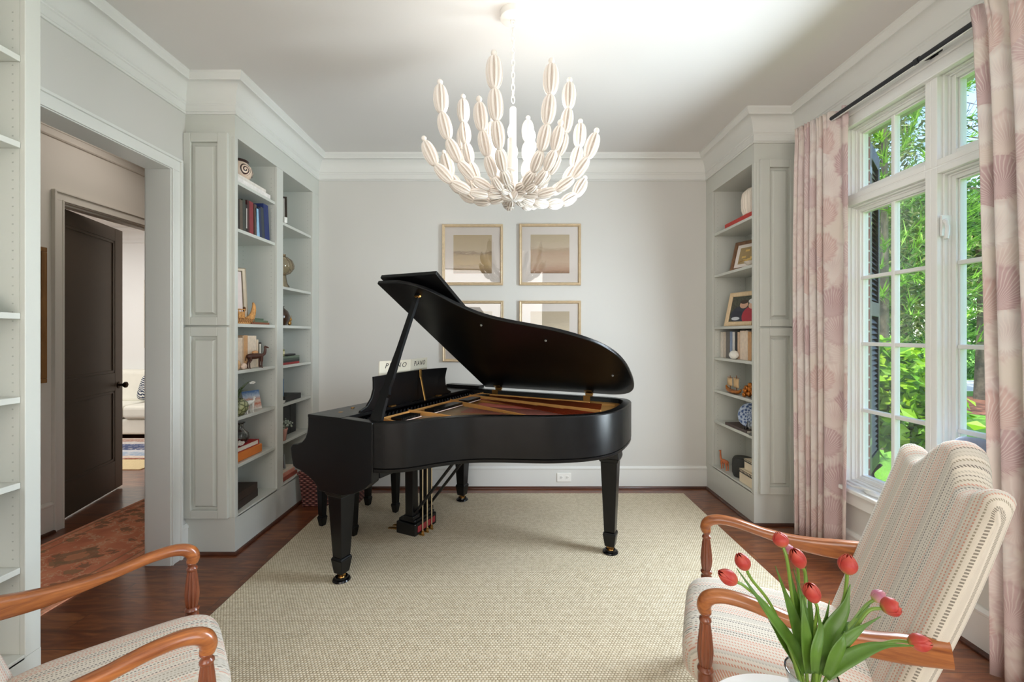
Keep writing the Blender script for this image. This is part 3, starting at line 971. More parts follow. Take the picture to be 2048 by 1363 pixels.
# lid, hinged along the bass side
PHI = math.radians(29.8)
def lid_pt(x, d, t):
    return (x, 1.398 - d * math.cos(PHI) + t * math.sin(PHI), .958 + d * math.sin(PHI) + t * math.cos(PHI))
lo = [p for p in offset(outl, -.014) if p.x >= .16]
lid_poly = [(.16, 1.398 + .078)] + [(.16, 1.398 - 1.398)]
lid_poly = [(.16, 1.398 - (-.089))] + [(p.x, 1.398 - p.y) for p in lo if p.y < 1.385 or p.x > 1.2] + [(1.15, 0.0), (.16, 0.0)]
m = MB().prism(lid_poly, lid_pt, 0, .024)
lid = obj('lid', m, EB, pn, local=True, bev=.006, seg=3)
m = MB()
for x, d in ((.30, 1.30), (.62, 1.02), (.98, .83), (1.30, .35)):
    R = Matrix.Rotation(PHI, 3, 'X')
    p = lid_pt(x, d, -.003)
    m.ball(p, .008, 10, 6)
obj('bumper', m, mat('rubber_grey', (120, 118, 112), .5), lid, local=True, smooth=True)
m = MB().prism([(.165, .0), (.165, 1.487), (.555, 1.487), (.555, .0)], lid_pt, .040, .064)
fl = obj('lid_flap', m, EB, pn, local=True, bev=.005, seg=3)
m = MB()
for d in (.2, .75, 1.3):
    m.prism([(.150, d - .05), (.150, d + .05), (.19, d + .05), (.19, d - .05)], lid_pt, .022, .042)
obj('flap_hinge', m, BRASS, fl, local=True)
for x in (.29, 1.06):
    m = MB().box((x - .028, 1.389, .90), (x + .028, 1.394, .958))
    m.prism([(x - .028, 0), (x + .028, 0), (x + .028, .05), (x - .028, .05)], lid_pt, -.004, 0)
    m.tube([(x - .03, 1.396, .957), (x + .03, 1.396, .957)], .007, 8)
    obj('lid_hinge', m, BRASS, pn, local=True)
    obj('hinge_leaf', MB().box((x - .026, 1.3255, .905), (x + .026, 1.329, .95)), BRASS, pn, local=True)
# prop stick
tp, bp = Vector(lid_pt(.370, 1.364, -.006)), Vector((.265, -.028, .905))
ds = (tp - bp).normalized()
side = Vector((1, 0, 0)) - ds * ds.x
side.normalize()
q = ds.cross(side)
m = MB()
L = (tp - bp).length
profw = [(0, .030), (.05, .040), (.10, .032), (.17, .026), (.19, .034), (.23, .021), (.28, .025), (.45, .017), (.8, .014), (L, .012)]
for (s0, w0), (s1, w1) in zip(profw, profw[1:]):
    a, b = bp + ds * s0, bp + ds * s1
    h = .010
    m.hexa([a - side * w0 - q * h, a + side * w0 - q * h, a + side * w0 + q * h, a - side * w0 + q * h, b - side * w1 - q * h, b + side * w1 - q * h, b + side * w1 + q * h, b - side * w1 + q * h])
obj('prop_stick', m, EB, pn, local=True)
m = MB().lathe([(.022, -.01), (.022, 0), (.016, .004)], 14, tuple(lid_pt(.37, 1.364, -.004)), ax=Matrix.Rotation(PHI, 3, 'X'))
obj('prop_cup', m, BRASS, pn, local=True, smooth=True)

# legs
def leg_mesh(zt):
    def sq(a, b, za, zb, m):
        m.hexa([(-a, -a, za), (a, -a, za), (a, a, za), (-a, a, za), (-b, -b, zb), (b, -b, zb), (b, b, zb), (-b, b, zb)])
    m = MB()
    sq(.030, .0415, .058, .140, m)
    sq(.0415, .034, .140, .152, m)
    sq(.034, .052, .152, zt - .10, m)
    sq(.056, .066, zt - .10, zt - .075, m)
    sq(.066, .058, zt - .075, zt, m)
    return m
for (x, y), zt in (((0, 0), .60), ((0, 1.289), .60), ((1.315, .959), .70)):
    M4 = Matrix.Translation((x, y, .0))
    a = MB().merge(leg_mesh(zt), M4)
    lg = obj('leg', a, EB, pn, local=True, bev=.004)
    b = MB().tube([(x, y, .085), (x, y, .036)], .012, 10).box((x - .022, y - .009, .040), (x + .022, y + .009, .052))
    b.lathe([(.018, .014), (.024, .024), (.018, .036)], 14, (x, y, 0))
    obj('caster', b, BRASS, lg, local=True, smooth=30)
    b = MB().lathe([(.044, .0122), (.050, .016), (.046, .024), (.036, .028), (.034, .036), (.028, .036), (.026, .026), (.0, .024)], 28, (x, y, 0))
    obj('caster_cup', b, EBG, lg, local=True, smooth=30)
obj('leg_plate', MB().box((1.20, .85, .675), (1.33, 1.07, .70)), EB, pn, local=True, bev=.004)

# pedal lyre
ly = MB().box((.0, .462, .085), (.155, .70, .165)).box((.01, .475, .165), (.145, .69, .185))
lyo = obj('pedal_box', ly, EB, pn, local=True, bev=.006)
for y in (.505, .657):
    m = MB()
    m.hexa([(.065, y - .030, .18), (.125, y - .030, .18), (.125, y + .030, .18), (.065, y + .030, .18), (.055, y - .024, .69), (.125, y - .024, .69), (.125, y + .024, .69), (.055, y + .024, .69)])
    m.box((.055, y - .036, .185), (.135, y + .036, .21)).box((.05, y - .035, .60), (.135, y + .035, .625))
    obj('lyre_post', m, EB, pn, local=True, bev=.003)
obj('lyre_bar', MB().box((.10, .47, .585), (.15, .69, .605)), EB, pn, local=True, bev=.003)
obj('lyre_block', MB().box((.0, .45, .655), (.17, .71, .70)), EB, pn, local=True, bev=.003)
for k, y in enumerate((.53, .58, .63)):
    obj('pedal_rod', MB().tube([(.165, y, .10), (.165, y, .69)], .0042, 8), mat('rod_brass', (206, 190, 160), .3, .9), pn, local=True, smooth=True)
    m = MB().tube([(.175, y, .075), (.0, y, .075), (-.07, y, .078), (-.12, y, .068)], [(.006, .008), (.006, .010), (.007, .018), (.005, .014)], 10)
    m.lathe([(.010, .082), (.010, .10), (.006, .104)], 10, (.165, y, 0))
    obj('pedal', m, BRASS, pn, local=True, smooth=40)
obj('red_felt_strip', MB().box((.155, .49, .105), (.158, .68, .145)), mat('lyre_felt', (120, 26, 30), .9), lyo, local=True)
for y in (.50, .66):
    obj('lyre_brace', MB().tube([(.13, y, .23), (.50, y + .03, .70)], [(.010, .013)] * 2, 8), EB, pn, local=True, smooth=30)

# the open song book on the music desk
def desk_world(x, y, z): return T0 + Matrix.Rotation(PA, 3, 'Z') @ Vector((x, y, z))
bk = thing('song_book', desk_world(.03, .545, .957), 'open cream music book lettered PIANO standing on the piano music desk', 'book', rz=PA)
CREAM = mat('cream_cover', (226, 219, 200), .6, vary=.02)
PAGE = mat('paper', (236, 230, 216), .8, vary=.02)
INK = mat('dark_ink', (60, 54, 48), .6)
for s_, y0, y1 in ((-1, -.248, -.002), (1, .002, .248)):
    dx = lambda y: .012 - .05 * abs(y) / .25
    m = MB()
    m.hexa([(dx(y0), y0, 0), (dx(y0) + .004, y0, 0), (dx(y1) + .004, y1, 0), (dx(y1), y1, 0), (dx(y0) + .012, y0, .279), (dx(y0) + .016, y0, .279), (dx(y1) + .016, y1, .279), (dx(y1) + .012, y1, .279)])
    cvr = obj('cover', m, CREAM, bk, local=True)
    m = MB()
    m.hexa([(dx(y0) - .006, y0 + .004, .002), (dx(y0), y0 + .004, .002), (dx(y1), y1 - .004, .002), (dx(y1) - .006, y1 - .004, .002), (dx(y0) + .006, y0 + .004, .275), (dx(y0) + .012, y0 + .004, .275), (dx(y1) + .012, y1 - .004, .275), (dx(y1) + .006, y1 - .004, .275)])
    obj('pages', m, PAGE, cvr, local=True)
    yc = (y0 + y1) / 2
    cu = bpy.data.curves.new('lettering', 'FONT')
    cu.body = 'PIANO'
    cu.size = .046
    cu.align_x = 'CENTER'
    cu.space_character = 1.35
    cu.shear = .25
    cu.extrude = .0004
    tmp = bpy.data.objects.new('lettering', cu)
    COL.objects.link(tmp)
    tm = bpy.data.meshes.new_from_object(tmp.evaluated_get(bpy.context.evaluated_depsgraph_get()))
    bpy.data.objects.remove(tmp)
    to = bpy.data.objects.new('lettering', tm)
    COL.objects.link(to)
    tm.materials.clear(); tm.materials.append(INK)
    to.parent = cvr
    # text faces +x (towards the tail): local X of the text along +y, its up along z
    tilt = -s_ * math.atan2(.05, .25)
    to.matrix_local = Matrix.Translation((dx(yc) + .0150, yc, .232)) @ Matrix.Rotation(-tilt * 1.0, 4, 'Z') @ Matrix(((0, 0, 1, 0), (1, 0, 0, 0), (0, 1, 0, 0), (0, 0, 0, 1))) @ Matrix.Rotation(math.atan2(.012, .279), 4, 'X')

# bench behind the piano
bn = thing('piano_bench', (-1.14, 3.24, 0), 'low black piano bench half hidden behind the piano leg', 'bench', rz=PA)
LB = [(-1.382, 3.117), (-1.096, 2.963), (-.911, 3.351), (-1.174, 3.491)]
Ri = Matrix.Rotation(-PA, 2)
for a, b in LB:
    p = Ri @ Vector((a + 1.14, b - 3.24))
    x, y = p
    zb = .0121
    m = MB()
    def sq(a, b, za, zb): m.hexa([(x - a, y - a, za), (x + a, y - a, za), (x + a, y + a, za), (x - a, y + a, za), (x - b, y - b, zb), (x + b, y - b, zb), (x + b, y + b, zb), (x - b, y + b, zb)])
    sq(.017, .026, zb, .075); sq(.026, .020, .075, .085); sq(.020, .030, .085, .40)
    obj('leg', m, EB, bn, local=True, bev=.003)
pp = [Ri @ Vector((a + 1.14, b - 3.24)) for a, b in LB]
x0, x1 = min(p.x for p in pp), max(p.x for p in pp)
y0, y1 = min(p.y for p in pp), max(p.y for p in pp)
obj('apron', MB().box((x0 - .025, y0 - .025, .385), (x1 + .025, y1 + .025, .455)), EB, bn, local=True, bev=.004)
obj('seat', MB().box((x0 - .05, y0 - .05, .455), (x1 + .05, y1 + .05, .49)), EB, bn, local=True, bev=.012, seg=3)

# wicker basket
def wicker():
    t = NT('red_brown_wicker')
    v = t.coords('World')
    sep = t.n('ShaderNodeSeparateXYZ'); t.l(v, sep.inputs[0])
    h = t.math('ADD', sep.outputs[0], sep.outputs[1])
    row = t.math('FLOOR', t.math('DIVIDE', sep.outputs[2], .017))
    a = t.math('SINE', t.math('ADD', t.math('MULTIPLY', h, 2 * PI / .05), t.math('MULTIPLY', row, PI)))
    b = t.math('ABSOLUTE', t.math('SINE', t.math('MULTIPLY', sep.outputs[2], PI / .017)))
    hh = t.math('MULTIPLY', t.math('ADD', t.math('MULTIPLY', a, .5), .5), b)
    c = t.ramp(t.math('ADD', t.math('MULTIPLY', hh, .7), t.math('MULTIPLY', t.noise(v, 40, 3), .4)), [(.15, srgb((44, 22, 20))), (.5, srgb((118, 58, 54))), (.85, srgb((176, 124, 112)))])
    return t.done(t.bsdf(c, .6, bump=hh, bump_d=.012, bump_s=1.0))
WK = wicker()
bs = thing('wicker_basket', (-1.47, 3.60, 0), 'dark red woven wicker basket on the floor behind the piano bench', 'basket')
m = MB()
x0, x1, y0, y1, h = -1.735, -1.23, 3.47, 3.74, .275
m.hexa([(x0 + .03, y0 + .015, 0.001), (x1 - .03, y0 + .015, 0.001), (x1 - .03, y1 - .015, 0.001), (x0 + .03, y1 - .015, 0.001), (x0, y0, h), (x1, y0, h), (x1, y1, h), (x0, y1, h)])
# open top: drop the top face and add an inner shell
m.f.pop(1); m.mi.pop(1)
m.hexa([(x0 + .05, y0 + .03, .02), (x1 - .05, y0 + .03, .02), (x1 - .05, y1 - .03, .02), (x0 + .05, y1 - .03, .02), (x0 + .015, y0 + .015, h), (x1 - .015, y0 + .015, h), (x1 - .015, y1 - .015, h), (x0 + .015, y1 - .015, h)])
m.f.pop(7); m.mi.pop(7)
obj('body', m, WK, bs, bev=0)
m = MB().tube([(x0, y0, h), (x1, y0, h), (x1, y1, h), (x0, y1, h)], .013, 8, closed=True)
obj('rim', m, WK, bs, smooth=True)
# ------------------------------------------------------------------ striped armchairs
def fabric():
    t = NT('striped_slub_fabric')
    uv = t.n('ShaderNodeTexCoord').outputs['UV']
    sep = t.n('ShaderNodeSeparateXYZ'); t.l(uv, sep.inputs[0])
    u, v = sep.outputs[0], sep.outputs[1]
    PV, PU = .0112, .0088
    rowf = t.math('DIVIDE', v, PV)
    row = t.math('FLOOR', rowf)
    fr = t.math('ABSOLUTE', t.math('SUBTRACT', t.math('FRACT', rowf), .5))
    wn_ = t.n('ShaderNodeTexWhiteNoise', noise_dimensions='1D'); t.l(row, wn_.inputs['W'])
    us = t.math('ADD', t.math('DIVIDE', u, PU), t.math('ADD', t.math('MULTIPLY', wn_.outputs['Value'], 3.0), t.math('MULTIPLY', rowf, .35)))
    dash = t.math('LESS_THAN', t.math('FRACT', us), .55)
    inrow = t.math('LESS_THAN', fr, .21)
    mask = t.math('MULTIPLY', dash, inrow)
    dashc = t.ramp(wn_.outputs['Value'], [(0, srgb((206, 140, 116))), (.20, srgb((120, 112, 100))), (.42, srgb((186, 178, 162))), (.60, srgb((150, 138, 116))), (.74, srgb((212, 158, 134))), (.84, srgb((92, 84, 78))), (.93, srgb((196, 182, 150)))], 'CONSTANT')
    wn2 = t.n('ShaderNodeTexWhiteNoise', noise_dimensions='1D'); t.l(t.math('ADD', t.math('FLOOR', t.math('ADD', rowf, .5)), 77.0), wn2.inputs['W'])
    base = t.ramp(wn2.outputs['Value'], [(0, srgb((222, 212, 197))), (.5, srgb((209, 200, 187))), (.8, srgb((222, 202, 186)))], 'CONSTANT')
    fine = t.math('SINE', t.math('MULTIPLY', u, 2 * PI / .0030))
    base = t.mix(t.math('MULTIPLY', t.math('ADD', fine, 1.0), .05), base, srgb((160, 150, 140)))
    c = t.mix(t.math('MULTIPLY', mask, .85), base, dashc)
    h = t.math('ADD', t.math('MULTIPLY', mask, -.6), t.math('MULTIPLY', fine, .12))
    return t.done(t.bsdf(c, .9, bump=h, bump_d=.0015, bump_s=.5, Sheen_Weight=.15))
FAB = fabric()
CHW = wood('cherry_wood', (118, 58, 24), (186, 112, 54), 1.0, 'X', .3, .5)
CHW2 = wood('cherry_turned', (92, 42, 22), (142, 74, 40), 1.0, 'Z', .3, .5)
def sgp(a, e): return math.copysign(abs(a) ** e, a)
def armchair(loc, d, label, group):
    rz = math.atan2(d[1], d[0])
    root = thing('armchair', loc, label, 'chair', group, rz=rz)
    # seat
    cx, hx, hy, cz, hz = .195, .285, .268, .325, .085
    def seat_fn(u, v):
        a, b = u * 2 * PI, (v - .5) * PI
        x = cx + hx * sgp(math.cos(b), .42) * sgp(math.cos(a), .36)
        y = hy * sgp(math.cos(b), .42) * sgp(math.sin(a), .36)
        z = cz + hz * sgp(math.sin(b), .75)
        return (x, y, z)
    def seat_uv(u, v):
        x, y, z = seat_fn(u, v)
        return (x + (z - .41) * (-1.0 if x < 0 else .5), y)
    m = MB().grid(64, 25, seat_fn, seat_uv, closed_u=True)
    obj('seat', m, FAB, root, smooth=60, local=True)
    m = MB().tube([(cx + hx * .985 * sgp(math.cos(a), .36), hy * .985 * sgp(math.sin(a), .36), cz - .03) for a in [2 * PI * k / 64 for k in range(64)]], .005, 6, closed=True)
    obj('seat_piping', m, FAB, root, smooth=True, local=True)
    # back
    N, half = 49, .290
    keys = [(-1.0, .968), (-.94, 1.004), (-.86, 1.016), (-.75, 1.004), (-.62, .986), (-.48, .982), (-.34, 1.014), (-.22, 1.056), (-.10, 1.081), (0, 1.086)]
    def top(y):
        y = -abs(y)
        for (a, za), (b, zb) in zip(keys, keys[1:]):
            if y <= b:
                q = (y - a) / (b - a)
                q = q * q * (3 - 2 * q) * .5 + q * .5
                return za + (zb - za) * q
        return keys[-1][1]
    zb = .30
    ns, nt = 14, 7
    cols, uvs = [], []
    for i in range(N):
        yy = -1 + 2 * i / (N - 1)
        th = .088 * (1 - abs(yy) ** 7) ** .5 if abs(yy) < 1 else .004
        th = max(th, .006)
        zt = top(yy)
        y = yy * half * (.93 + .07 * 1)
        bow = .022 * (yy * yy)                         # shallow hollow
        def xf(z): return .440 + .205 * (z - .38) / .65 + .012 * math.sin((z - .38) / .65 * PI) - bow
        col, uvc = [], []
        for k in range(ns):
            z = zb + (zt - .03 - zb) * k / (ns - 1)
            col.append((xf(z) - .012 * math.sin(PI * k / (ns - 1)) + (.088 - th) * .5, y, z)); uvc.append(z)
        for k in range(1, nt):
            a = PI * k / nt
            zc = zt - .03
            x0 = xf(zc) + .088 * .5
            col.append((x0 - th * .5 * math.cos(a), y, zc + .03 * math.sin(a))); uvc.append(zc + .14 * k / nt)
        for k in range(ns):
            z = zt - .03 + (zb - zt + .03) * k / (ns - 1)
            col.append((xf(z) + .088 * .5 + th * .5, y, z)); uvc.append(zt + .11 + (zt - .03 - z))
        cols.append(col); uvs.append([(q, y) for q in uvc])
    M_ = len(cols[0])
    m = MB()
    v = [p for c in cols for p in c]
    f, uv = [], []
    for i in range(N - 1):
        for k in range(M_ - 1):
            f.append((i * M_ + k, (i + 1) * M_ + k, (i + 1) * M_ + k + 1, i * M_ + k + 1))
            uv.append([uvs[i][k], uvs[i + 1][k], uvs[i + 1][k + 1], uvs[i][k + 1]])
    f.append(tuple(range(M_))); uv.append(uvs[0]); f.append(tuple(range((N - 1) * M_, N * M_))[::-1]); uv.append(uvs[-1])
    m.add(v, f, uv)
    obj('backrest', m, FAB, root, smooth=50, local=True)
    # arms, posts and legs
    for s in (-1, 1):
        y = s * .2965
        pts = [(-.014, y, .548), (-.018, y, .566), (-.010, y, .588), (.012, y, .603), (.05, y, .610), (.11, y, .605), (.19, y, .588), (.28, y, .573), (.37, y - s * .004, .568), (.46, y - s * .010, .574), (.56, y - s * .018, .586)]
        rr = [(.019, .019), (.021, .021), (.0215, .022), (.021, .022), (.020, .022), (.019, .022), (.018, .021), (.022, .020), (.030, .020), (.036, .020), (.036, .019)]
        cp = [Vector(p) for p in catmull(pts, 6)]
        cr = []
        for i in range(len(pts) - 1):
            for k in range(6):
                q = k / 6
                cr.append((rr[i][0] * (1 - q) + rr[i + 1][0] * q, rr[i][1] * (1 - q) + rr[i + 1][1] * q))
        cr.append(rr[-1])
        m = MB()
        n = len(cp)
        v, f = [], []
        seg = 20
        for i, p in enumerate(cp):
            tt = (cp[min(i + 1, n - 1)] - cp[max(i - 1, 0)]).normalized()
            b = Vector((0, 1, 0))
            nn = b.cross(tt)
            e = 1.0 - .45 * min(1, max(0, (i / n - .45) / .3))        # rounded in front, squarer behind
            for k in range(seg):
                a = 2 * PI * k / seg
                v.append(p + nn * (cr[i][0] * sgp(math.cos(a), e)) + b * (cr[i][1] * sgp(math.sin(a), e)))
        for i in range(n - 1):
            for k in range(seg):
                l = (k + 1) % seg
                f.append((i * seg + k, i * seg + l, (i + 1) * seg + l, (i + 1) * seg + k))
        f.append(tuple(range(seg))); f.append(tuple(range((n - 1) * seg, n * seg)))
        m.add(v, f)
        obj('armrest', m, CHW, root, smooth=50, local=True)
        prof = [(.012, .558), (.0165, .552), (.018, .546), (.0135, .540), (.0125, .534), (.0175, .528), (.0185, .522), (.0145, .516)]
        m = MB().lathe(prof, 20, (-.014, y, 0))
        m.lathe([(.0145, .518), (.0155, .512), (.019, .482), (.0225, .445), (.0235, .425), (.021, .398), (.0175, .380)], 60, (-.014, y, 0), flutes=12, fdepth=.16)
        m.lathe([(.017, .382), (.022, .377), (.024, .371), (.019, .365), (.018, .360), (.022, .354), (.022, .30), (.020, .28)], 20, (-.014, y, 0))
        obj('arm_post', m, CHW2, root, smooth=45, local=True)
        m = MB().lathe([(.026, .30), (.026, .22), (.018, .21), (.024, .20), (.026, .17), (.018, .06), (.021, .045), (.016, .02), (.014, .0125)], 20, (-.014, y * .98, 0))
        obj('front_leg', m, CHW2, root, smooth=45, local=True)
        m = MB()
        for (xa, za, wa), (xb, zb_, wb) in zip([(.60, .0125, .015), (.53, .16, .018), (.49, .31, .020)], [(.53, .16, .018), (.49, .31, .020), (.49, .40, .020)]):
            m.hexa([(xa - wa, y * .86 - wa, za), (xa + wa, y * .86 - wa, za), (xa + wa, y * .86 + wa, za), (xa - wa, y * .86 + wa, za), (xb - wb, y * .86 - wb, zb_), (xb + wb, y * .86 - wb, zb_), (xb + wb, y * .86 + wb, zb_), (xb - wb, y * .86 + wb, zb_)])
        obj('rear_leg', m, CHW, root, local=True, bev=.003)
    m = MB().box((-.02, -.285, .235), (.0, .285, .265)).box((.0, -.295, .235), (.49, -.275, .265)).box((.0, .275, .235), (.49, .295, .265)).box((.47, -.26, .235), (.50, .26, .265))
    obj('seat_rail', m, CHW, root, local=True, bev=.004)
    return root
armchair((.739, 1.588, 0), (.907, -.42), 'striped cream armchair by the window, its high humped back in full view', 'striped wooden armchairs')
armchair((-1.027, 1.375, 0), (-.767, -.642), 'striped cream armchair at the lower left corner of the photo, mostly cut off', 'striped wooden armchairs')

# ------------------------------------------------------------------ side table, vase and tulips
TABW = mat('white_lacquer', (236, 234, 232), .25, vary=.01)
TX, TY, TZ = .665, .945, .48
tb = thing('side_table', (TX, TY, 0), 'round white side table at the bottom edge under the tulip vase', 'table')
obj('tabletop', MB().lathe([(.0, TZ - .022), (.222, TZ - .022), (.230, TZ - .016), (.230, TZ - .006), (.224, TZ), (.0, TZ)], 64, (TX, TY, 0)), TABW, tb, smooth=True)
obj('pedestal', MB().lathe([(.03, TZ - .022), (.022, TZ - .06), (.018, .25), (.022, .08), (.035, .04)], 24, (TX, TY, 0)), TABW, tb, smooth=True)
obj('foot', MB().lathe([(.16, .0125), (.16, .022), (.10, .032), (.03, .044)], 40, (TX, TY, 0)), TABW, tb, smooth=True)
VX_, VY_, VZ_ = .650, .925, .676
vs = thing('glass_vase', (VX_, VY_, TZ), 'clear glass vase holding the red tulips on the white side table', 'vase')
VG = clear_glass('vase_glass', (.95, .97, .96), .14)
m = MB()
pr_o = [(.036, TZ + .001), (.040, TZ + .01), (.046, TZ + .06), (.044, TZ + .12), (.042, TZ + .16), (.050, VZ_)]
pr_i = [(.047, VZ_), (.039, TZ + .16), (.041, TZ + .12), (.043, TZ + .06), (.036, TZ + .014), (.0, TZ + .012)]
m.lathe(pr_o + pr_i, 40, (VX_, VY_, 0))
obj('body', m, VG, vs, smooth=True)
obj('rim', MB().tube([(VX_ + .0485 * math.cos(a), VY_ + .0485 * math.sin(a), VZ_) for a in [2 * PI * k / 40 for k in range(40)]], .0018, 8, closed=True), clear_glass('rim_glass', (.93, .96, .95), .25), vs, smooth=True)
obj('water', MB().lathe([(.0, TZ + .0125), (.0355, TZ + .015), (.042, TZ + .06), (.040, TZ + .118), (.0, TZ + .118)], 32, (VX_, VY_, 0)), clear_glass('water', (.90, .94, .90), .15), vs, smooth=True)
def petal_mat(name, a, b, c):
    t = NT(name)
    g = t.n('ShaderNodeTexCoord').outputs['UV']
    sep = t.n('ShaderNodeSeparateXYZ'); t.l(g, sep.inputs[0])
    nz = t.noise(t.coords('Object', scale=(1, 1, 1)), 90, 3)
    f = t.math('ADD', sep.outputs[1], t.math('MULTIPLY', t.math('SUBTRACT', nz, .5), .25))
    col = t.ramp(f, [(0.0, srgb(a)), (.18, srgb(b)), (.6, srgb(c)), (1.0, srgb(b))])
    d = t.bsdf(col, .45)
    tl = t.n('ShaderNodeBsdfTranslucent'); t.l(col, tl.inputs[0])
    mx = t.n('ShaderNodeMixShader'); mx.inputs[0].default_value = .3
    t.l(d, mx.inputs[1]); t.l(tl.outputs[0], mx.inputs[2])
    return t.done(mx.outputs[0])
PET = petal_mat('tulip_petal', (196, 170, 80), (214, 98, 78), (196, 62, 56))
PETP = petal_mat('tulip_pale', (206, 206, 120), (226, 168, 170), (206, 120, 150))
STEM = mat('tulip_stem', (112, 142, 52), .45, vary=.15, scale=20)
LEAFM = mat('tulip_leaf', (78, 112, 34), .42, vary=.3, scale=14)
def to_frame(axis):
    z = Vector(axis).normalized()
    a = Vector((1, 0, 0)) if abs(z.x) < .8 else Vector((0, 1, 0))
    x = (a - z * a.dot(z)).normalized()
    y = z.cross(x)
    return Matrix((x, y, z)).transposed()
def tulip_head(root, base, axis, L, R, material, open_=0.0):
    Fm = to_frame(axis)
    prof = lambda v: R * (math.sin(PI * (.06 + (.90 if open_ == 0 else .80) * v ** .92)) ** .72) * (1 + open_ * v)
    def surf(a, v, inset):
        r = prof(v) * (1 - inset)
        p = Fm @ Vector((r * math.cos(a), r * math.sin(a), v * L))
        return tuple(base + p)
    for ring, ins in ((0, 0.0), (1, .10)):
        for k in range(3):
            a0 = k * 2 * PI / 3 + ring * PI / 3
            def fn(u, v):
                w = (1.12 if ring == 0 else 1.0) * (1 - max(0, (v - .55) / .45) ** 2.2 * .80)
                a = a0 + (u - .5) * 2 * w
                e = .06 * (1 - (2 * u - 1) ** 2)                    # petal bulges outward along its middle
                return surf(a, v * (1 - .06 * (2 * u - 1) ** 2), ins - e)
            m = MB().grid(9, 12, fn, lambda u, v: (u, v))
            o_ = obj('petal', m, material, root, smooth=60)
            sd = o_.modifiers.new('thick', 'SOLIDIFY'); sd.thickness = .0008
def blade(root, pts, w, twist=0.0, face=None, fold=.35, name='leaf'):
    cp = catmull(pts, 6)
    n = len(cp)
    face = Vector(face or (0, -1, .3))
    v, f = [], []
    for i, p in enumerate(cp):
        tt = (cp[min(i + 1, n - 1)] - cp[max(i - 1, 0)]).normalized()
        sd = tt.cross(face).normalized()
        nn = sd.cross(tt).normalized()
        q = i / (n - 1)
        ww = w * (.35 + .65 * math.sin(PI * min(1, q * 1.15 + .10)) ** .8) * (1 - q ** 5) if q < .999 else .0005
        rot = twist * q
        s2 = sd * math.cos(rot) + nn * math.sin(rot)
        n2 = nn * math.cos(rot) - sd * math.sin(rot)
        for k in (-1, -.5, 0, .5, 1):
            v.append(p + s2 * (k * ww) + n2 * (fold * ww * abs(k)))
    for i in range(n - 1):
        for k in range(4):
            f.append((i * 5 + k, i * 5 + k + 1, (i + 1) * 5 + k + 1, (i + 1) * 5 + k))
    o_ = obj(name, MB().add(v, f), LEAFM, root, smooth=60)
    sd = o_.modifiers.new('thick', 'SOLIDIFY'); sd.thickness = .0012
VB = Vector((VX_, VY_, TZ + .02))
def tulip(label, b, t_, Yb, Yt, material=PET, R=.0155, leaves=(), open_=0.0, mid=None, mouth=(0, 0)):
    """b, t_: pixels of the flower's base and tip."""
    B, Tp = px(b[0], b[1], Yb), px(t_[0], t_[1], Yt)
    root = thing('tulip', VB, label, 'flower', 'tulips in the glass vase')
    ax = Tp - B
    tulip_head(root, B, ax, ax.length * 1.03, R, material, open_)
    mo = Vector((VX_ + mouth[0], VY_ + mouth[1], VZ_ + .005))
    axn = ax.normalized()
    pts = [VB + Vector((mouth[0] * -.3, mouth[1] * -.3, .0)), mo]
    if mid: pts.append(px(*mid))
    pts += [B - axn * .025, B + axn * .003]
    obj('stem', MB().tube(catmull(pts, 8), .0034, 8), STEM, root, smooth=True)
    for lf in leaves:
        P = [px(*q) for q in lf['p']]
        blade(root, [mo * .4 + P[0] * .6 if False else P[0]] + P[1:], lf.get('w', .012), lf.get('tw', 0), lf.get('face'), lf.get('fold', .35))
    return root
tulip('red tulip leaning furthest left, lower of the two on the left side of the vase', (1473, 1163), (1438, 1143), .93, .93, mid=(1545, 1225, .93), mouth=(-.030, .0),
      leaves=[dict(p=[(1608, 1345, .93), (1585, 1290, .925), (1530, 1215, .92), (1474, 1136, .93)], w=.014, face=(.3, -1, .4))])
tulip('red tulip on the left side of the vase, just above the lowest left one', (1493, 1138), (1477, 1107), .97, .97, mid=(1545, 1215, .96), mouth=(-.026, .016),
      leaves=[dict(p=[(1600, 1345, .95), (1580, 1305, .95), (1557, 1272, .95), (1536, 1237, .95)], w=.012, face=(.6, -1, .2))])
tulip('tall red tulip highest of all in the vase', (1566, 1094), (1556, 1063), .96, .97, mid=(1584, 1195, .95), mouth=(-.014, .012),
      leaves=[dict(p=[(1606, 1345, .94), (1600, 1290, .94), (1578, 1210, .93), (1551, 1131, .94)], w=.016, face=(.2, -1, .3)), dict(p=[(1610, 1345, .95), (1602, 1260, .96), (1586, 1180, .96), (1574, 1108, .965)], w=.010)])
tulip('pale pink tulip bud tucked behind the two tallest red tulips', (1583, 1108), (1572, 1087), 1.02, 1.03, PETP, R=.011, mid=(1598, 1220, 1.0), mouth=(-.006, .03))
tulip('red tulip second highest, right beside the tallest one', (1603, 1133), (1587, 1098), .96, .95, mid=(1610, 1220, .95), mouth=(-.004, .010),
      leaves=[dict(p=[(1620, 1345, .94), (1612, 1270, .94), (1604, 1200, .95), (1587, 1136, .96)], w=.010), dict(p=[(1622, 1345, .95), (1620, 1280, .95), (1618, 1200, .96), (1611, 1129, .97)], w=.008)])
tulip('large red tulip standing upright right of the vase middle, in front of the chair back', (1694, 1147), (1697, 1109), .93, .93, R=.0175, mid=(1682, 1215, .93), mouth=(.014, .008),
      leaves=[dict(p=[(1642, 1345, .92), (1655, 1270, .92), (1688, 1215, .92), (1701, 1168, .925)], w=.017, face=(-.2, -1, .3)), dict(p=[(1630, 1345, .93), (1636, 1300, .93), (1648, 1250, .93), (1659, 1200, .93)], w=.014)])
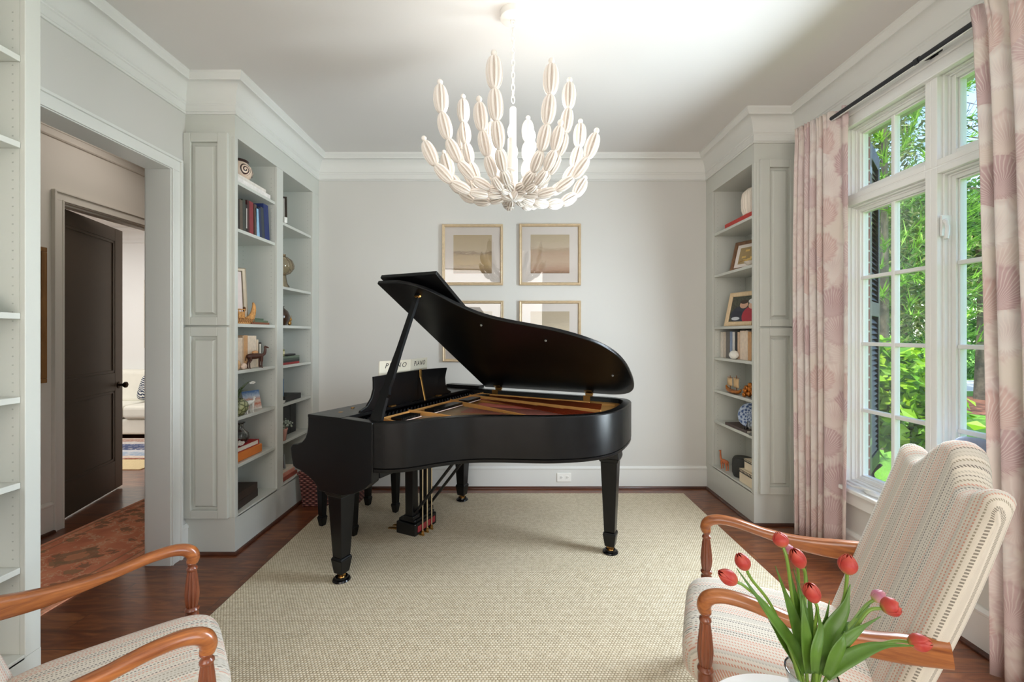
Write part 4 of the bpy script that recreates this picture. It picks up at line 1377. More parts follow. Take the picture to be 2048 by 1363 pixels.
tulip('red tulip low in the middle of the bunch', (1629, 1201), (1618, 1167), .90, .89, mid=(1630, 1260, .91), mouth=(.004, -.010),
      leaves=[dict(p=[(1616, 1345, .90), (1612, 1290, .90), (1608, 1240, .90), (1604, 1190, .91)], w=.012), dict(p=[(1628, 1345, .89), (1630, 1300, .89), (1640, 1255, .90), (1634, 1212, .90)], w=.011)])
tulip('red tulip on the right pointing sideways, showing its open cup', (1762, 1216), (1797, 1209), .93, .92, mid=(1705, 1262, .93), mouth=(.026, .004), open_=.18, R=.0165,
      leaves=[dict(p=[(1640, 1345, .92), (1668, 1300, .92), (1712, 1262, .92), (1762, 1232, .92)], w=.013, face=(0, -1, .6)), dict(p=[(1646, 1345, .94), (1664, 1290, .95), (1686, 1252, .95), (1698, 1242, .95)], w=.016)])
tulip('pale purple tulip just behind the sideways open one', (1746, 1200), (1768, 1183), 1.0, 1.0, PETP, R=.013, mid=(1695, 1255, .97), mouth=(.024, .020),
      leaves=[dict(p=[(1640, 1345, .95), (1668, 1290, .97), (1708, 1245, .98), (1742, 1204, .99)], w=.013)])
tulip('red tulip lowest on the right, lying almost level over the chair arm', (1816, 1283), (1864, 1285), .90, .88, mid=(1730, 1300, .91), mouth=(.034, -.006), R=.016,
      leaves=[dict(p=[(1650, 1352, .90), (1690, 1320, .90), (1755, 1292, .90), (1832, 1290, .885)], w=.014, face=(.1, -.6, 1)), dict(p=[(1652, 1352, .89), (1668, 1310, .89), (1684, 1280, .89), (1690, 1262, .90)], w=.013)])

# ------------------------------------------------------------------ curtains
def curtain_mat():
    t = NT('pink_fan_leaf_print')
    uv = t.n('ShaderNodeTexCoord').outputs['UV']
    wob = t.n('ShaderNodeTexNoise', Scale=9.0, Detail=2.0); t.l(uv, wob.inputs['Vector'])
    wv = t.n('ShaderNodeVectorMath', operation='SCALE'); wv.inputs['Scale'].default_value = .03
    t.l(wob.outputs[1], wv.inputs[0])
    add = t.n('ShaderNodeVectorMath', operation='ADD'); t.l(uv, add.inputs[0]); t.l(wv.outputs[0], add.inputs[1])
    vec = add.outputs[0]
    def layer(scale, seed, npet):
        mp = t.n('ShaderNodeMapping'); mp.inputs['Location'].default_value = (seed, seed * .37, 0); mp.inputs['Scale'].default_value = (1, .85, 1)
        t.l(vec, mp.inputs[0])
        vo = t.n('ShaderNodeTexVoronoi', feature='F1', voronoi_dimensions='2D', Scale=scale, Randomness=.8)
        t.l(mp.outputs[0], vo.inputs['Vector'])
        sb = t.n('ShaderNodeVectorMath', operation='SUBTRACT'); t.l(mp.outputs[0], sb.inputs[0])
        pos = t.n('ShaderNodeVectorMath', operation='SCALE'); pos.inputs['Scale'].default_value = 1.0
        t.l(vo.outputs['Position'], pos.inputs[0]); t.l(pos.outputs[0], sb.inputs[1])
        s2 = t.n('ShaderNodeSeparateXYZ'); t.l(sb.outputs[0], s2.inputs[0])
        ang = t.math('ARCTAN2', s2.outputs[0], t.math('ADD', s2.outputs[1], .05))
        rays = t.math('POWER', t.math('ABSOLUTE', t.math('SINE', t.math('MULTIPLY', ang, npet))), 9.0)
        scal = t.math('MULTIPLY', t.math('ABSOLUTE', t.math('SINE', t.math('MULTIPLY', ang, npet * .35))), .06)
        edge = t.math('ADD', vo.outputs['Distance'], scal)
        return vo, rays, edge
    pale = srgb((240, 230, 222))
    c = pale
    for scale, seed, npet, cols, r0, r1 in ((4.3, 5.3, 21, ((239, 226, 221), (243, 234, 229), (235, 220, 217), (240, 227, 221)), .52, .66), (5.4, 0.0, 24, ((231, 206, 200), (239, 224, 218), (217, 190, 191), (244, 237, 233), (226, 204, 203)), .44, .54)):
        vo, rays, edge = layer(scale, seed, npet)
        n = len(cols)
        cell = t.ramp(vo.outputs['Color'], [(.18 + .64 * i / n if i else 0, srgb(q)) for i, q in enumerate(cols)], 'CONSTANT')
        core = t.ramp(edge, [(0, (1, 1, 1)), (.34, (0, 0, 0))])
        k = t.mix(t.math('MULTIPLY', core, .30), cell, srgb((188, 148, 150)))
        k = t.mix(t.math('MULTIPLY', rays, .75), k, srgb((246, 236, 231)))
        fade = t.ramp(edge, [(r0, (1, 1, 1)), (r1, (0, 0, 0))])
        rim = t.ramp(edge, [(r0 - .06, (0, 0, 0)), (r0 + .02, (1, 1, 1)), (r0 + .07, (0, 0, 0))])
        k = t.mix(t.math('MULTIPLY', rim, .22), k, srgb((184, 140, 140)))
        c = t.mix(fade, c, k)
    d = t.bsdf(c, .9, Sheen_Weight=.1)
    tl = t.n('ShaderNodeBsdfTranslucent'); t.l(c, tl.inputs[0])
    mx = t.n('ShaderNodeMixShader'); mx.inputs[0].default_value = .30
    t.l(d, mx.inputs[1]); t.l(tl.outputs[0], mx.inputs[2])
    return t.done(mx.outputs[0])
CURT = curtain_mat()
def curtain(label, pts, folds, amp, ztop, zbot0, zbot1, seedu, taper=0.0):
    """pts: ends of the hanging line in plan. folds: fold phase at points along it."""
    A, B = Vector(pts[0]), Vector(pts[1])
    d = (B - A); nrm = Vector((-d.y, d.x)).normalized()
    if nrm.x > 0: nrm = -nrm
    N, K = 150, 30
    def ph(s):
        for (s0, p0), (s1, p1) in zip(folds, folds[1:]):
            if s <= s1: return p0 + (p1 - p0) * (s - s0) / (s1 - s0)
        return folds[-1][1]
    hd = .10
    def plan(s, q):                                        # q: 0 top .. 1 bottom
        p = ph(s)
        a = amp * (.55 + .45 * min(1, q * 3))
        a *= .62 + .38 * min(1, abs(q - .035) / .05) if q < .085 else 1
        off = a * math.sin(2 * PI * p) + .25 * a * math.sin(4 * PI * p + 1.0)
        if q < .07: off += .007 * math.sin(2 * PI * p * 3 + .6) * (1 - q / .07)
        sway = .010 * math.sin(3.1 * s + 4 * q)
        s = s + taper * (1 - math.exp(-4.5 * q)) * (1 - s)
        return A + d * (s + .012 * math.sin(2 * PI * p * .5 + 2 * q)) + nrm * (off + sway)
    us = [0.0]
    for i in range(1, N):
        us.append(us[-1] + (plan(i / (N - 1), .5) - plan((i - 1) / (N - 1), .5)).length)
    def zz(s, v): 
        zb = zbot0 + (zbot1 - zbot0) * s
        return ztop - (ztop - zb) * v
    rows = [0, .012, .03, .05] + [.05 + .95 * k / (K - 4) for k in range(1, K - 3)]
    def fn(u, v):
        q = rows[round(v * (len(rows) - 1))]
        p = plan(u, q)
        zz_ = zz(u, q)
        if q == 0: zz_ += .006 * math.cos(2 * PI * ph(u) * 2)
        return (p.x, p.y, zz_)
    def uvf(u, v):
        q = rows[round(v * (len(rows) - 1))]
        return (us[round(u * (N - 1))] * 1.0 + seedu, zz(u, q))
    m = MB().grid(N, len(rows), fn, uvf)
    o_ = obj('curtain', m, CURT, smooth=70)
    sd = o_.modifiers.new('thick', 'SOLIDIFY'); sd.thickness = .003
    tag(o_, label, 'curtain', 'pink leaf-print curtains')
    # pinch pleats on the header, each a small gathered tuck
    return o_
curtain('pink leaf-print curtain at the far side of the window, next to the bookcase', ((1.93, 2.895), (2.035, 2.575)), [(0, .1), (.10, 1.0), (.22, 2.0), (.34, 3.0), (.46, 4.0), (.58, 5.0), (.72, 5.5), (1.0, 6.25)], .026, 2.792, .055, .125, 0)
curtain('nearest pink leaf-print curtain, cut off by the right edge of the photo', ((1.985, 1.840), (1.945, 1.33)), [(0, .25), (.14, 1.0), (.30, 2.0), (.46, 3.0), (.62, 4.0), (.80, 5.0), (1.0, 6.0)], .036, 2.80, .02, .02, 2.3, .185)

RODM = mat('dark_iron_rod', (58, 60, 64), .4, .6)
rd = thing('curtain_rod', (2.0, 2.2, 2.75), 'thin dark iron curtain rod above the window', 'curtain rod')
obj('rod', MB().tube([(2.0, 2.90, 2.752), (2.0, 1.30, 2.752)], .0135, 14), RODM, rd, smooth=True)
obj('traverse_track', MB().box((1.996, 1.32, 2.7345), (2.004, 2.88, 2.7395)), mat('white_track', (226, 226, 224), .4), rd)
obj('finial', MB().ball((2.0, 2.915, 2.752), .02, 12, 8), RODM, rd, smooth=True)
for yb in (2.10, 2.87, 1.36):
    m = MB().tube([(2.0, yb + .012, 2.752), (2.0, yb - .012, 2.752)], .017, 14).tube([(2.0, yb, 2.752), (2.045, yb, 2.762), (2.075, yb, 2.775)], .008, 8)
    m.box((2.060, yb - .05, 2.770), (2.072, yb + .012, 2.782)).box((2.074, yb - .014, 2.758), (2.088, yb + .014, 2.798))
    obj('bracket', m, RODM, rd, smooth=30)

# slate blue cushion leaning against the window behind the armchair
def pillow(c, hx, hy, hz, M=None):
    m = MB()
    def fn(u, v):
        a, b = u * 2 * PI, (v - .5) * PI
        x = sgp(math.cos(b), .9) * sgp(math.cos(a), .45)
        y = sgp(math.cos(b), .9) * sgp(math.sin(a), .45)
        z = sgp(math.sin(b), .9)
        p = Vector((x * hx, y * hy, z * hz))
        if M is not None: p = M @ p
        return tuple(Vector(c) + p)
    return m.grid(40, 17, fn, closed_u=True)
SLATE = mat('slate_blue_cloth', (128, 138, 160), .9, vary=.05, scale=60)
cu = obj('cushion', pillow((2.062, 1.775, .728), .235, .205, .055, Matrix.Rotation(math.radians(80), 3, 'Y')), SLATE, smooth=60)
tag(cu, 'slate blue cushion on the window sill, showing between the armchair back and the near curtain', 'cushion')

# ------------------------------------------------------------------ framed pictures on the back wall
GOLDF = mat('pale_gold_frame', (212, 188, 154), .38, .25, vary=.08, scale=30)
MATB = mat('mat_board', (238, 228, 220), .85, vary=.01)
def art_mat(name, stops, seed):
    t = NT(name)
    v = t.coords('Generated')
    sep = t.n('ShaderNodeSeparateXYZ'); t.l(v, sep.inputs[0])
    vs = t.coords('Generated', scale=(2.0, 1, 9), loc=(seed, 0, seed))
    n1 = t.noise(vs, 1.6, 6, .65, .8)
    n2 = t.noise(vs, 7, 4, .6)
    f = t.math('ADD', sep.outputs[2], t.math('MULTIPLY', t.math('SUBTRACT', n1, .5), .28))
    f = t.math('ADD', f, t.math('MULTIPLY', t.math('SUBTRACT', n2, .5), .10))
    return t.done(t.bsdf(t.ramp(f, stops), .7))
ART = [art_mat('misty_landscape', [(0, srgb((142, 116, 84))), (.12, srgb((176, 146, 104))), (.25, srgb((206, 176, 124))), (.46, srgb((200, 172, 130))), (.53, srgb((158, 132, 104))), (.57, srgb((204, 184, 150))), (1, srgb((196, 172, 132)))], 1.0),
       art_mat('hazy_hills', [(0, srgb((150, 112, 84))), (.08, srgb((186, 146, 118))), (.30, srgb((202, 172, 142))), (.52, srgb((194, 160, 130))), (.60, srgb((186, 158, 126))), (.68, srgb((208, 188, 160))), (1, srgb((196, 176, 140)))], 4.0),
       art_mat('pale_marsh', [(0, srgb((180, 160, 126))), (.5, srgb((206, 190, 160))), (.8, srgb((186, 168, 140))), (1, srgb((196, 184, 158)))], 8.0),
       art_mat('sandy_shore', [(0, srgb((160, 130, 100))), (.3, srgb((206, 186, 156))), (.55, srgb((226, 208, 178))), (.72, srgb((204, 186, 158))), (1, srgb((196, 178, 148)))], 12.0)]
PGL = clear_glass('picture_glass', (.985, .985, .985), .16)
for (x0, y0, x1, y1), a, lab in (((884, 448, 1006, 570), 0, 'upper left gold framed landscape on the back wall above the piano lid flap'), ((1038.5, 447, 1162, 570), 1, 'upper right gold framed hazy landscape on the back wall'),
                                 ((885, 601, 1007, 723), 2, 'lower left gold framed picture mostly hidden behind the piano lid'), ((1038.5, 601, 1162, 723), 3, 'lower right gold framed picture with its lower half hidden by the piano lid')):
    P0, P1 = px(x0, y1, YB - .02), px(x1, y0, YB - .02)
    cx, cz, hw, hh = (P0.x + P1.x) / 2, (P0.z + P1.z) / 2, (P1.x - P0.x) / 2, (P1.z - P0.z) / 2
    r = thing('framed_picture', (cx, YB, cz), lab, 'picture', 'four gold framed landscapes')
    fw = .026
    m = MB().sweep([(cx - hw, cz - hh), (cx + hw, cz - hh), (cx + hw, cz + hh), (cx - hw, cz + hh)], [(0, 0), (0, -.020), (.006, -.028), (.014, -.024), (.018, -.026), (fw, -.016), (fw, 0)], closed=True)
    m.v = [(a_, YB - .001 + c_, b_) for a_, b_, c_ in m.v]
    obj('frame', m, GOLDF, r, smooth=25)
    obj('mat_board', MB().box((cx - hw + fw, YB - .010, cz - hh + fw), (cx + hw - fw, YB - .002, cz + hh - fw)), MATB, r)
    k = .63
    obj('print', MB().box((cx - hw * k, YB - .0112, cz - hh * k + .006), (cx + hw * k, YB - .0100, cz + hh * k + .006)), ART[a], r)
    obj('glazing', MB().box((cx - hw + fw, YB - .0135, cz - hh + fw), (cx + hw - fw, YB - .0125, cz + hh - fw)), PGL, r)

# ------------------------------------------------------------------ chandelier
CX, CY = .0076, 2.156
BEAD = painted('white_fin_bead', (240, 233, 226), .6)
CHM = painted('chandelier_white', (240, 236, 230), .5)
ch = thing('chandelier', (CX, CY, 2.085), 'white branching chandelier of finned oval beads hanging from the ceiling', 'chandelier')
obj('canopy', MB().lathe([(.0, ZC - .036), (.055, ZC - .036), (.064, ZC - .030), (.066, ZC - .004), (.066, ZC)], 40, (CX, CY, 0)), CHM, ch, smooth=True)
z = ZC - .04
k = 0
obj('loop', MB().tube([(CX + .012 * math.cos(a), CY, ZC - .046 + .014 * math.sin(a)) for a in [2 * PI * q / 14 for q in range(14)]], .0032, 6, closed=True), CHM, ch, smooth=True)
zc = ZC - .066
while zc > 2.575:
    R = Matrix.Rotation(PI / 2 * (k % 2) + .4, 3, 'Z')
    pts = []
    for q in range(14):
        a = 2 * PI * q / 14
        p = R @ Vector((.0085 * math.cos(a), 0, .019 * math.sin(a)))
        pts.append((CX + p.x, CY + p.y, zc + p.z))
    obj('chain_link', MB().tube(pts, .0026, 6, closed=True), CHM, ch, smooth=True)
    zc -= .031
    k += 1
obj('stem', MB().lathe([(.010, 2.555), (.016, 2.548), (.0165, 2.54), (.0165, 2.16), (.03, 2.14), (.05, 2.13), (.055, 2.11), (.03, 2.095)], 20, (CX, CY, 0)), CHM, ch, smooth=True)
# one bead of ten fins round a core, shared by every copy
def bead_mesh():
    m = MB()
    F = 10
    n = 12
    for k in range(F):
        a = 2 * PI * k / F
        c, s = math.cos(a), math.sin(a)
        def P(r, z, t): return (r * c - t * s, r * s + t * c, z)
        v, f = [], []
        for j in range(n + 1):
            b = PI * j / n
            z, r = -math.cos(b), .52 * math.sin(b) ** .8
            t = .070 * (1 if 0 < j < n else .3)
            v += [P(.02, z * .98, -t), P(r + .02, z, -t), P(r + .02, z, t), P(.02, z * .98, t)]
        for j in range(n):
            for e in range(3):
                f.append((j * 4 + e, j * 4 + e + 1, (j + 1) * 4 + e + 1, (j + 1) * 4 + e))
        m.add(v, f)
    m.lathe([(.05, -1.0), (.14, -.9), (.22, -.5), (.26, 0), (.22, .5), (.14, .9), (.05, 1.0)], 10)
    return m
bead_me = mesh_of('bead', bead_mesh(), BEAD, smooth=30)
ball_me = mesh_of('finial', MB().ball((0, 0, 0), 1, 12, 8), BEAD, smooth=True)
def arm(tip, nb, low, size, start=.05):
    tip = Vector(tip)
    hub = Vector((CX, CY, 2.125 if not low else 2.112))
    h = Vector((tip.x - CX, tip.y - CY, 0))
    r = h.length
    hd = h.normalized()
    dz = tip.z - hub.z
    P0 = hub + hd * start
    if low:
        P1, P2 = hub + hd * (r * .55) + Vector((0, 0, -.055)), hub + hd * (r * .92) + Vector((0, 0, dz * .30))
    else:
        P1, P2 = hub + hd * (r * .72) + Vector((0, 0, -.035)), hub + hd * (r * 1.02) + Vector((0, 0, dz * .42))
    def bez(t):
        u = 1 - t
        return P0 * u ** 3 + P1 * (3 * u * u * t) + P2 * (3 * u * t * t) + tip * t ** 3
    T = [bez(i / 100) for i in range(101)]
    L = [0]
    for a, b in zip(T, T[1:]): L.append(L[-1] + (b - a).length)
    a_o = bpy.data.objects.new('arm', mesh_of('arm', MB().tube([p - ch.location for p in T[::5]], .006, 6), CHM, smooth=True))
    COL.objects.link(a_o)
    a_o.parent = ch
    tot = L[-1] - .012
    w = [.70 + .36 * i / max(1, nb - 1) for i in range(nb)]
    sw = sum(w)
    pos = 0
    def at(l):
        for i in range(100):
            if L[i + 1] >= l:
                q = (l - L[i]) / (L[i + 1] - L[i])
                return T[i].lerp(T[i + 1], q)
        return T[-1]
    for i in range(nb):
        l0, l1 = pos, pos + tot * w[i] / sw
        pos = l1
        A_, B_ = at(l0), at(l1)
        c = (A_ + B_) / 2
        ax = (B_ - A_)
        b = bpy.data.objects.new('bead', bead_me)
        COL.objects.link(b)
        b.parent = a_o
        hl = ax.length / 2 * 1.03
        b.matrix_local = Matrix.Translation(c - ch.location) @ to_frame(ax).to_4x4() @ Matrix.Diagonal((hl * size, hl * size, hl, 1))
    b = bpy.data.objects.new('finial', ball_me)
    COL.objects.link(b)
    b.parent = a_o
    e = (T[-1] - T[-2]).normalized()
    b.matrix_local = Matrix.Translation(T[-1] + e * .002 - ch.location) @ Matrix.Diagonal((.0135, .0135, .0135, 1))
def tipat(x, y, Y): return px(x, y, Y)
for (x, y, Y) in ((988, 107, 1.76), (1103, 123, 1.81), (1139, 161, 2.02), (880, 165, 1.96), (926, 194, 2.20), (1161, 243, 2.33), (1056, 236, 2.44), (984, 240, 2.50), (925, 250, 2.42)):
    arm(tipat(x, y, Y), 6, False, 1.0)
for (x, y, Y) in ((958, 199, 1.86), (1121, 246, 1.86), (848, 278, 2.05), (1193, 262, 2.06), (1170, 356, 2.46), (888, 305, 2.40), (1010, 330, 2.60), (1088, 338, 2.58)):
    arm(tipat(x, y, Y), 5, True, 1.0)
obj('hub_flower', MB().lathe([(.0, 2.082), (.05, 2.086), (.075, 2.10), (.06, 2.12), (.02, 2.13)], 60, (CX, CY, 0), flutes=10, fdepth=.5), BEAD, ch, smooth=40)
# candle sleeves and their lit bulbs
def bulb_mat():
    t = NT('lit_bulb')
    e = t.n('ShaderNodeEmission'); e.inputs[0].default_value = (1, .93, .82, 1); e.inputs[1].default_value = 9
    return t.done(e.outputs[0])
BULB = bulb_mat()
for k in range(6):
    a = math.radians(25 + 60 * k)
    x, y = CX + .115 * math.cos(a), CY + .115 * math.sin(a)
    m = MB().lathe([(.020, 2.19), (.022, 2.195), (.016, 2.20), (.0155, 2.34), (.012, 2.345)], 16, (x, y, 0))
    m.tube([(CX + .02 * math.cos(a), CY + .02 * math.sin(a), 2.16), (CX + .07 * math.cos(a), CY + .07 * math.sin(a), 2.155), (x, y, 2.20)], .006, 8)
    c = obj('candle_sleeve', m, CHM, ch, smooth=40)
    obj('bulb', MB().lathe([(.006, 2.345), (.012, 2.355), (.0165, 2.372), (.015, 2.390), (.007, 2.41), (.001, 2.422)], 16, (x, y, 0)), BULB, c, smooth=True)
    light('chandelier_bulb', 'POINT', (x, y, 2.445), .85, (1, .93, .86)).data.shadow_soft_size = .018
# ------------------------------------------------------------------ things on the shelves
def cm(name, col, rough=.55, **k): return mat(name, col, rough, **k)
def book_up(label, s, xs, y0, y1, z, h, depth, col, group, lean=0.0, pages=PAGE):
    """A book standing on a shelf; spine at x = xs facing sign s; y0..y1 its thickness; leans by shear in y."""
    M = cm('book_cloth', col, .55, vary=.10, scale=40)
    def P(x, y, zz): return (x, y + lean * (zz - z), zz)
    xb = xs - s * depth
    t = min(.003, (y1 - y0) * .2)
    m = MB()
    def bx(a, b):
        (xa, ya, za), (xb_, yb, zb) = a, b
        m.hexa([P(xa, ya, za), P(xb_, ya, za), P(xb_, yb, za), P(xa, yb, za), P(xa, ya, zb), P(xb_, ya, zb), P(xb_, yb, zb), P(xa, yb, zb)])
    z += .0008
    bx((min(xs, xb), y0, z), (max(xs, xb), y0 + t, z + h)); bx((min(xs, xb), y1 - t, z), (max(xs, xb), y1, z + h))
    bx((min(xs, xs - s * .004), y0 + t, z), (max(xs, xs - s * .004), y1 - t, z + h))
    o_ = tag(obj('book', m, M), label, 'book', group)
    m = MB()
    bx((min(xs - s * .004, xb + s * .004), y0 + t, z + .003), (max(xs - s * .004, xb + s * .004), y1 - t, z + h - .003))
    obj('pages', m, pages, o_)
    return o_
def book_flat(label, c, lx, ly, h, col, z, rz=0.0, group=None, spine='-y', pages=PAGE):
    """A book lying flat; c its centre in plan; covers above and below, spine on the given side."""
    M = cm('book_cloth', col, .55, vary=.10, scale=40)
    R = Matrix.Rotation(rz, 3, 'Z')
    def bx(m, a, b):
        q = MB().box(a, b)
        m.merge(q, Matrix.Translation((c[0], c[1], z + .0008)) @ R.to_4x4())
    t = min(.003, h * .2)
    m = MB()
    bx(m, (-lx / 2, -ly / 2, 0), (lx / 2, ly / 2, t)); bx(m, (-lx / 2, -ly / 2, h - t), (lx / 2, ly / 2, h))
    e = {'-y': ((-lx / 2, -ly / 2, t), (lx / 2, -ly / 2 + .004, h - t)), '+y': ((-lx / 2, ly / 2 - .004, t), (lx / 2, ly / 2, h - t)),
         '-x': ((-lx / 2, -ly / 2, t), (-lx / 2 + .004, ly / 2, h - t)), '+x': ((lx / 2 - .004, -ly / 2, t), (lx / 2, ly / 2, h - t))}[spine]
    bx(m, *e)
    o_ = tag(obj('book', m, M), label, 'book', group)
    m = MB()
    bx(m, (-lx / 2 + .005, -ly / 2 + .005, t), (lx / 2 - .005, ly / 2 - .005, h - t))
    obj('pages', m, pages, o_)
    return o_
def LY(x, X=-1.80): return X * FPX / (x - VX)           # depth of pixel column x on the plane X
def standing_frame(name, label, y0, x0, y1, x1, z, h, lean, fw, fmat, inner, cat='picture frame', matw=0.0, s=1):
    """A photo frame standing on a shelf between two plan points, leaning back; s: side it faces."""
    A, B = Vector((x0, y0, 0)), Vector((x1, y1, 0))
    d = (B - A); W = d.length; d.normalize()
    n = Vector((d.y, -d.x, 0))
    if n.x * s < 0: n = -n
    up = (Vector((0, 0, 1)) * math.cos(lean) - n * math.sin(lean)).normalized()
    nn = (n * math.cos(lean) + Vector((0, 0, 1)) * math.sin(lean)).normalized()
    O = A + Vector((0, 0, z + .001 + .0))
    def P(u, v, w): return tuple(O + d * u + up * v + nn * w)
    r = thing(name, tuple((A + B) / 2 + Vector((0, 0, z))), label, cat)
    m = MB()
    m.sweep([(0, 0), (W, 0), (W, h), (0, h)], [(0, 0), (0, .012), (fw * .3, .018), (fw * .8, .014), (fw, .008), (fw, 0)], closed=True)
    m.v = [P(a, b, c) for a, b, c in m.v]
    obj('frame', m, fmat, r, smooth=25)
    m = MB()
    m.hexa([P(fw, fw, .001), P(W - fw, fw, .001), P(W - fw, h - fw, .001), P(fw, h - fw, .001), P(fw, fw, .005), P(W - fw, fw, .005), P(W - fw, h - fw, .005), P(fw, h - fw, .005)])
    obj('mat_board' if matw else 'backing', m, MATB if matw else fmat, r)
    e = fw + matw
    inner(r, lambda u, v, w: P(e + u * (W - 2 * e), e + v * (h - 2 * e), w))
    m = MB()
    k0, k1 = W * .5 - .02, W * .5 + .02
    f_ = max(.04, math.sin(lean) * h * .5 + .03)
    a = Vector(P(W * .5, h * .55, -.002))
    b = a - n * f_; b.z = z + .001
    m.hexa([a - d * .02, a + d * .02, b + d * .02, b - d * .02, a - d * .02 - n * .003, a + d * .02 - n * .003, b + d * .02 - n * .003, b - d * .02 - n * .003])
    obj('easel_back', m, fmat, r)
    return r
def flat_print(matl, w=.0056):
    def f(r, P):
        m = MB().hexa([P(0, 0, .005), P(1, 0, .005), P(1, 1, .005), P(0, 1, .005), P(0, 0, w), P(1, 0, w), P(1, 1, w), P(0, 1, w)])
        obj('print', m, matl, r)
    return f
def lathe_thing(name, label, cat, c, prof, matl, seg=32, smooth=True, **k):
    return tag(obj(name, MB().lathe(prof, seg, c, **k), matl, smooth=smooth), label, cat)

# ---- left bookcase, first bay
z = 2.404
book_flat('large white book at the bottom of the pair under the spiral pot, top shelf', (-1.90, 2.975, 0), .22, .385, .032, (236, 230, 226), z, spine='+x', group='white books on the top shelf')
book_flat('slightly smaller white book directly under the spiral pot, top shelf', (-1.905, 2.955, 0), .21, .345, .026, (228, 220, 212), z + .033, spine='+x', group='white books on the top shelf')
def spiral_mat():
    t = NT('spiral_pottery')
    v = t.coords('Object')
    s = t.n('ShaderNodeSeparateXYZ'); t.l(v, s.inputs[0])
    th = t.math('ARCTAN2', s.outputs[1], s.outputs[0])
    u = t.math('MULTIPLY', th, 6 / (2 * PI))
    fu = t.math('SUBTRACT', t.math('FRACT', u), .5)
    dz = t.math('DIVIDE', t.math('SUBTRACT', s.outputs[2], .055), .095)
    rad = t.math('SQRT', t.math('ADD', t.math('MULTIPLY', fu, fu), t.math('MULTIPLY', dz, dz)))
    an = t.math('ARCTAN2', dz, fu)
    sp = t.math('SINE', t.math('ADD', t.math('MULTIPLY', rad, 32), an))
    m_ = t.math('MULTIPLY', t.math('GREATER_THAN', sp, .1), t.math('LESS_THAN', rad, .44))
    c = t.mix(m_, srgb((224, 200, 180)), srgb((52, 26, 20)))
    c = t.mix(t.math('GREATER_THAN', s.outputs[2], .112), c, srgb((44, 22, 18)))
    return t.done(t.bsdf(c, .3))
pc = (-1.865, 2.92, z + .060)
lathe_thing('clay_pot', 'cream and brown spiral patterned pot with a dark rim on the top shelf', 'pot', pc, [(.03, .0), (.05, .002), (.078, .03), (.085, .055), (.076, .085), (.055, .105), (.052, .114), (.060, .126), (.056, .130), (.045, .118), (.04, .11)], spiral_mat())
z = 2.096
G = 'dark books on the second shelf'
row = [(471.0, 474.7, .192, (86, 44, 40), 'thin dark red brown book nearest the photographer'), (474.7, 479.8, .200, (40, 36, 34), 'black book second from the near end'), (479.8, 485.7, .205, (96, 84, 72), 'brown grey book'),
       (485.7, 491.5, .215, (64, 66, 60), 'dark grey green book'), (491.5, 495.2, .190, (34, 32, 32), 'thin black book with a pale spine title'), (495.2, 499.2, .225, (70, 34, 34), 'thin dark oxblood book'),
       (499.2, 507.2, .226, (132, 50, 56), 'maroon book'), (507.4, 511.6, .222, (92, 74, 66), 'thin taupe book beside the maroon one'), (511.8, 517.6, .198, (150, 190, 222), 'light blue book'), (517.8, 522.4, .212, (42, 52, 84), 'narrow navy book beside the light blue one'),
       (522.4, 528.0, .224, (60, 66, 72), 'slate grey book between two navy ones'), (528.2, 537.6, .258, (34, 50, 104), 'tall navy book at the far end')]
for a, b, h, c, l in row:
    ln = -.09 if a > 511 else -.02
    book_up(l + ', second shelf of the left bookcase', 1, -1.80, LY(a) + .0006 + (.012 if a > 507 else 0), LY(b) + (.012 if a > 507 else 0), z, h, .15, c, G, lean=ln)
m = MB().box((-1.7996, LY(491.9) + .003, z + .03), (-1.7990, LY(494.6) - .003, z + .165))
tt = obj('spine_title', m, cm('pale_title', (206, 202, 196)), bpy.data.objects['book.006'] if 'book.006' in bpy.data.objects else None)
z = 1.476
def sail_art(r, P):
    m = MB().hexa([P(0, 0, .005), P(1, 0, .005), P(1, 1, .005), P(0, 1, .005), P(0, 0, .0056), P(1, 0, .0056), P(1, 1, .0056), P(0, 1, .0056)])
    pr = obj('print', m, cm('pink_white_print', (236, 218, 212)), r)
    q = MB().hexa([P(.40, .05, .0056), P(.75, .05, .0056), P(.75, .7, .0056), P(.40, .7, .0056), P(.45, .05, .0062), P(.70, .05, .0062), P(.6, .74, .0062), P(.55, .74, .0062)])
    obj('painted_tower', q, cm('dusty_rose', (190, 138, 124)), pr)
SILV = mat('champagne_silver', (190, 176, 156), .35, .6)
standing_frame('photo_frame', 'tall champagne silver frame leaning behind the reed boat', 2.775, -1.99, 2.955, -1.825, z, .395, .16, .028, SILV, sail_art, matw=.0, s=1)
REED = cm('straw_reed', (196, 142, 82), .7, vary=.3, scale=60)
bt = thing('model_boat', (-1.80, 2.86, z), 'straw coloured model reed boat with a curled prow on the middle left shelf', 'model boat')
m = MB()
pts = [(-1.80, 2.762, z + .10), (-1.80, 2.765, z + .05), (-1.80, 2.79, z + .022), (-1.80, 2.84, z + .016), (-1.80, 2.90, z + .020), (-1.80, 2.95, z + .045), (-1.80, 2.975, z + .085), (-1.80, 2.982, z + .125), (-1.80, 2.972, z + .150)]
m.tube(catmull(pts, 5), [(.006 + .012 * math.sin(PI * i / 40), .006 + .022 * math.sin(PI * i / 40)) for i in range(41)], 12)
obj('hull', m, REED, bt, smooth=True)
m = MB()
for k in range(9):
    y = 2.79 + k * .02
    m.tube([(-1.80 + .024 * math.cos(a), y, z + .024 + .019 * math.sin(a)) for a in [2 * PI * q / 12 for q in range(12)]], .002, 5, closed=True)
obj('lashing', m, cm('dark_twine', (138, 90, 48)), bt, smooth=True)
m = MB().box((-1.815, 2.79, z + .038), (-1.785, 2.85, z + .075)).box((-1.818, 2.785, z + .075), (-1.782, 2.855, z + .080))
